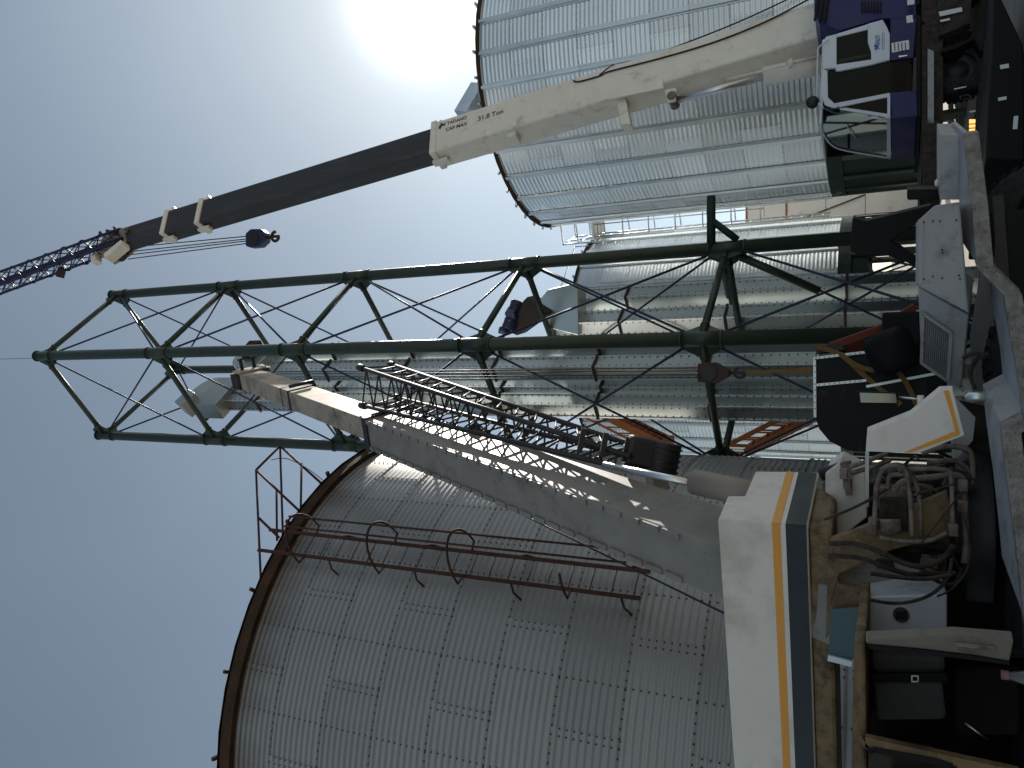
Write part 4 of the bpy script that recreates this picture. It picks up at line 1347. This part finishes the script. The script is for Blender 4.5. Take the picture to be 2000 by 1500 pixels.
# rear quarter panel with its window
rw_o = [(1606, 82), (1614, 71), (1650, 62), (1698, 46), (1724, 38), (1732, 52), (1738, 66), (1738, 116)]
flank([(1605, 88), (1606, 82), (1614, 71), (1634, 66), (1634, 132), (1606, 134)], 'cab_white', 'cab_frame', bevel=.01)
flank([(1634, 66), (1698, 46), (1699, 56), (1634, 72)], 'cab_white', 'cab_frame', bevel=.006)
flank([(1695, 46), (1724, 38), (1732, 52), (1738, 66), (1738, 116), (1702, 121), (1701, 100), (1695, 82)], 'cab_white', 'cab_frame', bevel=.008)
flank([(1634, 126), (1702, 116), (1702, 121), (1738, 116), (1700, 126), (1640, 138), (1632, 138)], 'cab_white', 'cab_frame', bevel=.006)
flank([(1634, 72), (1695, 56), (1695, 82), (1701, 100), (1701, 118), (1634, 128)], 'glass_dark', 'side_window', .01, .02)
flank([(1636, 117), (1700, 104), (1700, 108), (1636, 122)], 'cab_white', 'sash_bar', .02, .03)
# roof rail, door opening, quarter light
flank([(1605, 88), (1606, 134), (1616, 138), (1617, 190), (1630, 202), (1640, 206), (1625, 214), (1611, 204), (1605, 190)], 'cab_white', 'cab_frame', bevel=.008)
flank([(1628, 202), (1738, 181), (1739, 188), (1640, 209)], 'cab_white', 'cab_frame', bevel=.006)
flank([(1640, 212), (1652, 210), (1734, 222), (1738, 230), (1734, 231), (1640, 220)], 'cab_white', 'cab_frame', bevel=.006)
flank([(1733, 188), (1739, 188), (1739, 230), (1733, 230)], 'cab_white', 'cab_frame', bevel=.006)
flank([(1640, 209), (1733, 189), (1733, 220), (1652, 212)], 'glass_dark', 'quarter_light', .01, .02)
flank([(1617, 140), (1700, 126), (1738, 117), (1780, 112), (1782, 176), (1738, 181), (1628, 202), (1617, 190)], 'glass_dark', 'cab_door', .01, .03)
# front: windscreen
def front(pts, material, name, th=.04, off=0., bevel=0.):
    return MB().prism([f2p(a, b, off) for a, b in pts], f1 * th).build(name, material, crane2, bevel=bevel)


front([(1608, 206), (1640, 215), (1735, 231), (1735, 306), (1660, 294), (1628, 284), (1608, 262)], 'glass', 'windscreen', .012, .02)
front([(1732, 230), (1739, 230), (1740, 309), (1732, 308)], 'cab_white', 'cab_frame', .05)
rim = [(1739, 309), (1660, 296), (1628, 286), (1612, 268), (1607, 258)]
MB().path(smooth_pts([f2p(a, b) for a, b in rim], 5), .016, 8).build('screen_edge', 'cab_white', crane2)
# guard tube sweeping round the roof and down the screen
gt = [s2p(1618, 78, -.05), s2p(1600, 92, -.06), s2p(1597, 110, -.06), s2p(1596, 190, -.06), s2p(1602, 205, -.08), s2p(1618, 216, -.09), s2p(1640, 222, -.09), s2p(1728, 233, -.09)]
MB().path(smooth_pts(gt, 5), .014, 8).build('guard_tube', 'cab_white', crane2)
MB().path([s2p(1605, 205, -.06), f2p(1603, 258, -.05), f2p(1608, 262, 0)], .012, 8).build('guard_tube', 'cab_white', crane2)
# roof plate, far wall, lower blue body, interior
zr = s2p(1606, 130).z
c0, c1 = S1 + f1 * .12, S1 + f1 * 2.0
MB().prism([V((q_.x, q_.y, zr - .03)) for q_ in (c0 + f2 * .02, c1 + f2 * .02, c1 + f2 * 1.1, c0 + f2 * 1.1)], V((0, 0, .05))).build('cab_roof', 'cab_white', crane2, bevel=.015)
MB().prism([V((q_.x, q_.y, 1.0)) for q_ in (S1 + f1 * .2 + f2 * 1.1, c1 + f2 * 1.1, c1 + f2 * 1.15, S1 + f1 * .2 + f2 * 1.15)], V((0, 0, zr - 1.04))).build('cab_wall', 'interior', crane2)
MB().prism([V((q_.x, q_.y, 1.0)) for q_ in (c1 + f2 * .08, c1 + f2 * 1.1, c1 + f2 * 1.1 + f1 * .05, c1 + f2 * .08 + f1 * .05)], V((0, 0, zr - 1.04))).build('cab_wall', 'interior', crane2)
sp_ = S1 + f1 * 1.0 + f2 * .55
MB().box((sp_.x, sp_.y, 1.35), (.5, .5, .16), Matrix.Rotation(math.atan2(f1.y, f1.x), 3, 'Z')).build('seat_cushion', 'seat_brown', crane2, bevel=.04)
sp_ = S1 + f1 * 1.3 + f2 * .55
MB().box((sp_.x, sp_.y, 1.75), (.14, .5, .75), Matrix.Rotation(math.atan2(f1.y, f1.x), 3, 'Z')).build('seat_back', 'seat_brown', crane2, bevel=.04)
for k in range(3):
    p_ = S1 + f1 * .45 + f2 * (.35 + .12 * k) + V((0, 0, 1.2))
    tb('control_lever', p_, p_ + V((.02, -.04, .5)), .01, 'dark_metal', crane2, 6)
    MB().lathe([(0, -.03), (.028, -.01), (.028, .02), (0, .035)], p_ + V((.02, -.04, .52)), 10).build('lever_knob', 'sticker' if k == 0 else 'black', crane2)
tb('wiper', f2p(1655, 248, -.01), f2p(1672, 270, -.01), .008, 'galv_rib', crane2, 6)
# lower blue panels
flank([(1739, 36), (1739, 118), (1784, 112), (1790, 36)], 'blue_paint', 'cab_panel', .06, .005, .008)
flank([(1739, 181), (1782, 177), (1790, 177), (1792, 226), (1742, 232)], 'blue_paint', 'cab_panel', .06, .005, .008)
front([(1740, 231), (1790, 227), (1786, 308), (1742, 310)], 'blue_paint', 'cab_panel', .06, .0, .008)
flank([(1784, 112), (1790, 112), (1790, 178), (1782, 178)], 'dark_metal', 'door_sill', .3, .0)
flank([(1786, 30), (1798, 30), (1798, 226), (1790, 226)], 'black', 'turret_base', 1.6, .05)
# engine house behind cab
MB().prism([s2p(1640, 60, .12), s2p(1720, 36, .12), s2p(1790, 36, .12), s2p(1790, -60, .12), s2p(1592, -60, .12), s2p(1590, 20, .12), s2p(1600, 45, .12)], f2 * 1.9).build('engine_house', 'blue_paint', crane2, bevel=.015)
for k in range(7):
    MB().beam(s2p(1684 + k * 6, 2, .09), s2p(1684 + k * 6, 22, .09), .03, .02, f2).build('louvre', 'black', crane2)
for k in range(3):
    MB().beam(s2p(1592 + k * 9, 40, .05), s2p(1600 + k * 9, -20, .05), .05, .03, f2).build('hose_bundle', 'black', crane2)
# stickers and decals
flank([(1741, 84), (1775, 78), (1776, 96), (1742, 103)], 'sticker', 'sticker', .003, -.004)
for k in range(4):
    flank([(1746 + k * 7, 83), (1748 + k * 7, 83), (1749 + k * 7, 99), (1747 + k * 7, 99)], 'ink', 'print_line', .002, -.007)
flank([(1770, 31), (1782, 29), (1784, 43), (1771, 45)], 'sticker', 'sticker', .003, .0)
flank([(1772, -4), (1786, -6), (1786, 8), (1772, 10)], 'sticker', 'sticker', .003, .0)
flank([(1755, 109), (1772, 107), (1772, 109), (1756, 112)], 'chrome', 'door_handle', .01, -.01)
# house mark on the white panel: small blue bird-like flourish and slanted lettering with a line under it
fl = [(1706, 90), (1709, 87), (1713, 88), (1716, 85), (1715, 92), (1719, 95), (1712, 95), (1714, 99), (1708, 96), (1709, 92)]
flank(fl, 'ink_blue', 'emblem', .002, -.004)
od = s2p(1719, 90, -.004)
xd_, yd_ = (s2p(1719, 64, -.004) - od), (s2p(1707, 90, -.004) - od)
text_mesh('YENUTI', .115, od, xd_, yd_, 'ink_blue', crane2, 'lettering', .002, .62)
flank([(1723, 64), (1724, 64), (1724, 97), (1723, 97)], 'ink_blue', 'print_line', .002, -.004)
flank([(1726, 63), (1727, 63), (1727, 97), (1726, 97)], 'ink_blue', 'print_line', .002, -.004)

# chassis, tyres, lamp
MB().prism([s2p(1800, -80, .1), s2p(1800, 330, .1), s2p(1842, 330, .1), s2p(1842, -80, .1)], f2 * 2.2).build('chassis', 'grimy', crane2)
MB().prism([s2p(1812, 95, -.02), s2p(1812, 240, -.02), s2p(1824, 240, -.02), s2p(1824, 100, -.02)], f2 * .1).build('frame_rail', 'deck_grey', crane2)
MB().prism([s2p(1800, 232, -.02), s2p(1836, 236, -.02), s2p(1836, 380, -.02), s2p(1806, 380, -.02)], f2 * .25).build('outrigger_box', 'grimy', crane2, bevel=.01)
for py, wv in ((140, True), (-30, True), (-120, True)):
    q_ = s2p(1880, py, .35)
    wheel(crane2, (q_.x, q_.y, .52), f2, .52, .34, lugs=wv)
MB().prism([s2p(1838, 96, .0), s2p(1868, 88, .0), s2p(1905, 68, .0), s2p(1918, 92, .0), s2p(1960, 92, .0), s2p(1960, 96, .0), s2p(1914, 98, .0), s2p(1902, 76, .0), s2p(1868, 94, .0), s2p(1840, 102, .0)], f2 * .7).build('mudguard', 'black', crane2)
tb('side_rail', s2p(1938, -20, -.05), s2p(1935, 90, -.05), .022, 'pipe_tan', crane2, 8)
tb('side_rail', s2p(1932, 130, -.05), s2p(1928, 196, -.05), .022, 'pipe_tan', crane2, 8)
MB().prism([s2p(1912, 178, .0), s2p(1890, 300, .0), s2p(1990, 300, .0), s2p(1990, 120, .0), s2p(1935, 96, .0), s2p(1938, 176, .0)], f2 * 1.6).build('bumper', 'black', crane2, bevel=.01)
flank([(1893, 233), (1910, 233), (1909, 255), (1893, 256)], 'lamp_amber', 'side_lamp', .02, -.03)
for k in (0, 1):
    flank([(1892, 241.5 + k * 8), (1911, 240.5 + k * 8), (1911, 242 + k * 8), (1892, 243 + k * 8)], 'black', 'lamp_bar', .006, -.04)
flank([(1929, 235), (1933, 234), (1934, 241), (1930, 243)], 'sticker', 'marker', .004, -.02)
flank([(1953, 127), (1970, 124), (1971, 132), (1954, 135)], 'sticker', 'marker', .004, -3.012)
flank([(1949, 191), (1966, 188), (1966, 194), (1950, 197)], 'sticker', 'marker', .004, -3.012)
flank([(1980, 227), (1989, 226), (1987, 252), (1978, 252)], 'sticker', 'marker', .004, -3.012)
MB().prism([s2p(a, b, -3.0) for a, b in ((1940, -40), (1953, -10), (1998, 86), (2001, 110), (2001, 310), (1925, 310), (1930, 190), (1937, 100))], f2 * 2.4).build('dark_fill_block', 'black', crane2, bevel=.02)  # low black block added to extend the dark area in front of this crane
flank([(1893, 217), (1936, 210), (1936, 213), (1894, 220)], 'sticker', 'marker', .004, -.015)
flank([(1863, 173), (1887, 168), (1887, 170), (1864, 175)], 'sticker', 'marker', .004, -.012)
flank([(1833, 23), (1878, 14), (1880, 22), (1836, 32)], 'sticker', 'marker', .004, -.012)
flank([(1836, 39), (1855, 35), (1856, 39), (1837, 43)], 'sticker', 'marker', .004, -.012)
MB().prism([s2p(1828, -40, .02), s2p(1900, -40, .02), s2p(1895, 45, .02), s2p(1835, 70, .02)], f2 * .5).build('tool_box', 'grimy', crane2, bevel=.01)
MB().path(smooth_pts([s2p(1878, 194, -.02), s2p(1876, 189, -.02), s2p(1890, 186, -.02), s2p(1897, 189, -.02), s2p(1893, 193, -.02), s2p(1880, 195, -.02)]), .014, 6).build('shackle', 'hook_red', crane2)
# spotlight at roof
MB().lathe([(0, -.06), (.09, -.05), (.11, .05), (.0, .06)], s2p(1587, 201, -.05), 16, Matrix.Rotation(R(90), 3, 'X')).build('work_lamp', 'dark_metal', crane2)

# boom of the blue crane
B0, B1 = PT(1470, 98, 16.0), PT(268, 462, 22.8)
kd = (B1 - B0).normalized()
kn = -(f2 - kd * f2.dot(kd)).normalized()      # flank facing the camera
kr = kd.cross(kn).normalized()
if kr.dot(f1) < 0:
    kr = -kr                                   # towards the rear of that crane (picture up)
KL = (B1 - B0).length


def k_s(px):
    lo, hi = -6., KL + 6
    for _ in range(40):
        mid = (lo + hi) / 2
        r_ = B0 + kd * mid - CAM
        x = CX - F_PX * r_.dot(upv) / r_.dot(fwd)
        if x > px:
            lo = mid
        else:
            hi = mid
    return lo


def kp(px, across, outw=0.):          # a point of the boom: picture x along it, metres to the rear, metres proud of the flank
    return B0 + kd * k_s(px) + kr * across + kn * outw


BW, BH = .62, .92
MB().taper(B0 - kd * 2.6, kp(862, 0), BW, BH, BW, BH, kn, kr).build('base_boom', 'boom_cream', crane2, bevel=.05)
MB().taper(kp(900, 0), kp(330, 0), BW * .78, BH * .82, BW * .78, BH * .82, kn, kr).build('telescopic_boom', 'boom_dark', crane2, bevel=.045)
MB().taper(kp(400, 0), kp(245, 0), BW * .64, BH * .66, BW * .64, BH * .66, kn, kr).build('telescopic_boom', 'boom_dark', crane2, bevel=.03)
for px, sc_ in ((858, 1.07), (400, .93), (332, .90)):
    a = kp(px + 6, 0)
    MB().taper(a, a + kd * .17, BW * sc_, BH * sc_, BW * sc_, BH * sc_, kn, kr).build('boom_collar', 'boom_cream', crane2, bevel=.03)
    MB().beam(a + kr * BH * sc_ * .5, a + kr * (BH * sc_ * .5 + .14) + kd * .12, .22, .2, kn).build('cable_guide', 'boom_cream', crane2, bevel=.01)
    MB().beam(a - kr * BH * sc_ * .5, a - kr * (BH * sc_ * .5 + .08), .4, .16, kn).build('wear_pad', 'boom_cream', crane2)
# details of the cream section
wk = BW / 2
MB().prism([kp(1300, -.34, wk - .02), kp(1200, -.30, wk - .02), kp(1180, -.46, wk - .02), kp(1300, -.62, wk - .02)], kn * .05).build('cylinder_bracket', 'boom_cream', crane2, bevel=.008)
MB().prism([kp(1225, -.44, wk - .1), kp(1208, -.44, wk - .1), kp(1214, -1.15, wk - .1), kp(1232, -1.2, wk - .1)], -kn * .3).build('boom_rest_arm', 'boom_cream', crane2, bevel=.01)
MB().prism([kp(1015, -.42, wk - .1), kp(1000, -.42, wk - .1), kp(1000, -.58, wk - .1), kp(1015, -.62, wk - .1)], -kn * .3).build('boom_stop', 'boom_cream', crane2, bevel=.01)
MB().lathe([(0, -.12), (.14, -.10), (.19, .0), (.14, .10), (0, .12)], kp(1082, .40, wk * .3), 18, kn.to_track_quat('Z', 'Y').to_matrix()).build('cable_drum', 'pipe_tan', crane2)
MB().lathe([(0, -.1), (.10, -.08), (.12, .0), (.10, .08), (0, .1)], kp(1130, .42, wk * .3), 16, kn.to_track_quat('Z', 'Y').to_matrix()).build('cable_roller', 'pipe_tan', crane2)
MB().path(smooth_pts([kp(1130, .36, wk + .02), kp(1142, .28, wk + .02), kp(1182, .26, wk + .02), kp(1200, .30, wk + .02), kp(1300, .22, wk + .02), kp(1400, .20, wk + .02), kp(1500, .30, wk + .03), kp(1590, .55, wk + .02)], 5), .018, 6).build('hose', 'grimy', crane2)
MB().path(smooth_pts([kp(1140, .46, .1), kp(1300, .62, .1), kp(1450, .78, .1), kp(1590, 1.05, .1)], 5), .016, 6).build('winch_wire', 'dark_metal', crane2)
MB().path(smooth_pts([kp(1180, .30, wk + .01), kp(1200, .44, wk + .01), kp(1210, .46, wk + .01)], 4), .012, 6).build('rust_seam', 'rust_red', crane2)
# lift cylinder
tb('cylinder_rod', kp(1312, -.78, wk - .25), PT(1505, 146, 15.6), .075, 'chrome', crane2, 18)
MB().tube(PT(1490, 150, 15.6), PT(1640, 118, 15.2), .19, 24).build('cylinder_barrel', 'boom_cream', crane2)
MB().tube(kp(1312, -.78, wk - .42), kp(1312, -.78, wk - .06), .10, 14).build('cylinder_pin', 'pipe_tan', crane2)
MB().prism([kp(1322, -.60, wk - .1), kp(1300, -.55, wk - .1), kp(1303, -.90, wk - .1), kp(1318, -.92, wk - .1)], -kn * .05).build('pin_lug', 'boom_cream', crane2)
tb('cylinder_pipe', PT(1420, 155, 15.4), PT(1600, 112, 15.1), .02, 'boom_cream', crane2, 8)
MB().tube(PT(1540, 118, 15.0), PT(1548, 130, 15.0), .07, 12).build('check_valve', 'boom_cream', crane2)
# lettering on the flank; it reads downwards along the boom
def ktext(body, px, across, size, name='lettering'):
    o_ = kp(px, across, wk + .004)
    text_mesh(body, size, o_, -kd, kr, 'ink', crane2, name, .004, 1.0)


ktext('TADANO', 884, .245, .125)
ktext('CAP MAX', 882, .055, .135)
ktext('31.8 Ton', 944, .07, .185)
MB().prism([kp(868, .26, wk + .002), kp(872, .36, wk + .002), kp(879, .30, wk + .002), kp(882, .36, wk + .002), kp(880, .24, wk + .002), kp(874, .26, wk + .002), kp(872, .18, wk + .002), kp(868, .2, wk + .002)], kn * .003).build('emblem', 'ink', crane2)

# boom head
hd0 = kp(245, 0)
MB().prism([kp(250, .26, .22), kp(222, .36, .22), kp(210, .22, .22), kp(205, -.35, .22), kp(222, -.62, .22), kp(248, -.46, .22), kp(262, -.26, .22)], -kn * .06).build('head_plate', 'boom_tan', crane2, bevel=.01)
MB().prism([kp(250, .26, -.22), kp(222, .36, -.22), kp(210, .22, -.22), kp(205, -.35, -.22), kp(222, -.62, -.22), kp(248, -.46, -.22), kp(262, -.26, -.22)], kn * .06).build('head_plate', 'boom_tan', crane2, bevel=.01)
for px, ac in ((236, .2), (240, -.45), (222, -.1)):
    MB().tube(kp(px, ac, .15), kp(px, ac, -.15), .19, 20).build('sheave', 'grimy', crane2)
for i in range(8):
    px, ac = 214 + 6 * (i % 4), (.28 - .18 * i * .6)
    tb('head_pin', kp(px + 20, ac - .05, .30), kp(px + 20, ac - .05, .1), .035, 'pipe_tan' if i % 2 else 'dark_metal', crane2, 8)
MB().beam(kp(212, -.55, .2), kp(204, -.62, .2), .3, .25, kn).build('anti_two_block', 'boom_cream', crane2, bevel=.02)
tb('pendant_line', kp(400, BH * .46 + .1, 0), kp(245, .42, 0), .016, 'dark_metal', crane2, 6)
# blue lattice jib on the tip
j0, j1 = PT(238, 466, 22.6), PT(-150, 607, 26.5)
jd2 = (j1 - j0).normalized()
ja, jb = kn, jd2.cross(kn).normalized()
def jrad(t):
    return .12 + .30 * min(1, t * 5)
cor = [(-.75, -1), (.75, -1), (.75, 1), (-.75, 1)]
def jpt(c, t):
    r_ = .26 if t > .1 else .20 + .06 * t / .1
    return j0.lerp(j1, t) + ja * c[0] * r_ + jb * c[1] * r_ * 1.2
for c in cor:
    tb('jib_chord', jpt(c, 0), jpt(c, 1), .042, 'jib_blue', crane2, 8)
NL = 12
for i in range(4):
    a, b = cor[i], cor[(i + 1) % 4]
    lc = MB()
    for k in range(NL):
        t0, t1 = k / NL, (k + 1) / NL
        lc.tube(jpt(a, t0), jpt(b, t1), .017, 5)
        lc.tube(jpt(b, t0), jpt(a, t1), .017, 5)
        lc.tube(jpt(a, t1), jpt(b, t1), .019, 5)
    lc.build('jib_lacing', 'jib_blue', crane2)
MB().beam(jpt((0, 0), 0), jpt((0, 0), 1), .10, .09, ja).build('jib_core', 'jib_blue', crane2)
MB().beam(PT(245, 478, 22.4), PT(212, 505, 22.5), .3, .2).build('jib_foot', 'boom_cream', crane2)
MB().beam(PT(122, 522, 23.6), PT(117, 542, 23.6), .2, .12).build('jib_lug', 'dark_metal', crane2)

random.seed(11)
for i in range(14):
    px, ac = random.uniform(208, 262), random.uniform(-.5, .35)
    q_ = kp(px, ac, .24)
    if i % 2:
        MB().box(q_, tuple(random.uniform(.05, .16) for _ in range(3)), Matrix.Rotation(random.uniform(0, 3), 3, 'Y')).build('head_fitting', random.choice(['pipe_tan', 'boom_tan', 'grimy']), crane2)
    else:
        tb('head_pin', q_, q_ + kn * .12 + kr * random.uniform(-.1, .1), random.uniform(.02, .045), random.choice(['pipe_tan', 'dark_metal']), crane2, 8)
# its hook block on four falls
hk2 = PT(490, 467, 22.0)
topq = PT(262, 492, 22.0)
Yh = hk2.y
hb2 = thing('hook_block', tuple(PT(512, 467, 21.9)), 'dark blue hook block hanging high from the blue crane on four ropes', 'hook block')
zt2 = P(246, 492, Yh).z
for dx in (-.20, -.07, .03, .17):
    top = V((hk2.x + dx, Yh, zt2 - .1))
    tb('hoist_cable', V((hk2.x + dx * .55, Yh, hk2.z + .05)), top, .016, 'dark_metal', crane2, 5)
bz = hk2.z
MB().prism([V((hk2.x - .26, Yh - .1, bz - .05)), V((hk2.x - .2, Yh - .1, bz + .12)), V((hk2.x + .16, Yh - .1, bz + .12)), V((hk2.x + .27, Yh - .1, bz - .08)), V((hk2.x + .24, Yh - .1, bz - .45)), V((hk2.x + .1, Yh - .1, bz - .62)), V((hk2.x - .12, Yh - .1, bz - .62)), V((hk2.x - .26, Yh - .1, bz - .4))], V((0, .25, 0))).build('block_cheek', 'motor_blue', hb2, bevel=.03)
MB().tube(V((hk2.x - .02, Yh - .14, bz - .22)), V((hk2.x - .02, Yh + .19, bz - .22)), .17, 20).build('block_sheave', 'dark_metal', hb2)
hp = []
for i in range(15):
    a = math.pi * (1.0 - 1.5 * i / 14) + math.pi / 2
    hp.append(V((hk2.x + .13 * math.cos(a), Yh, bz - .92 + .13 * math.sin(a))))
MB().path([V((hk2.x, Yh, bz - .6))] + hp, .045, 8).build('hook', 'hook_red', hb2)
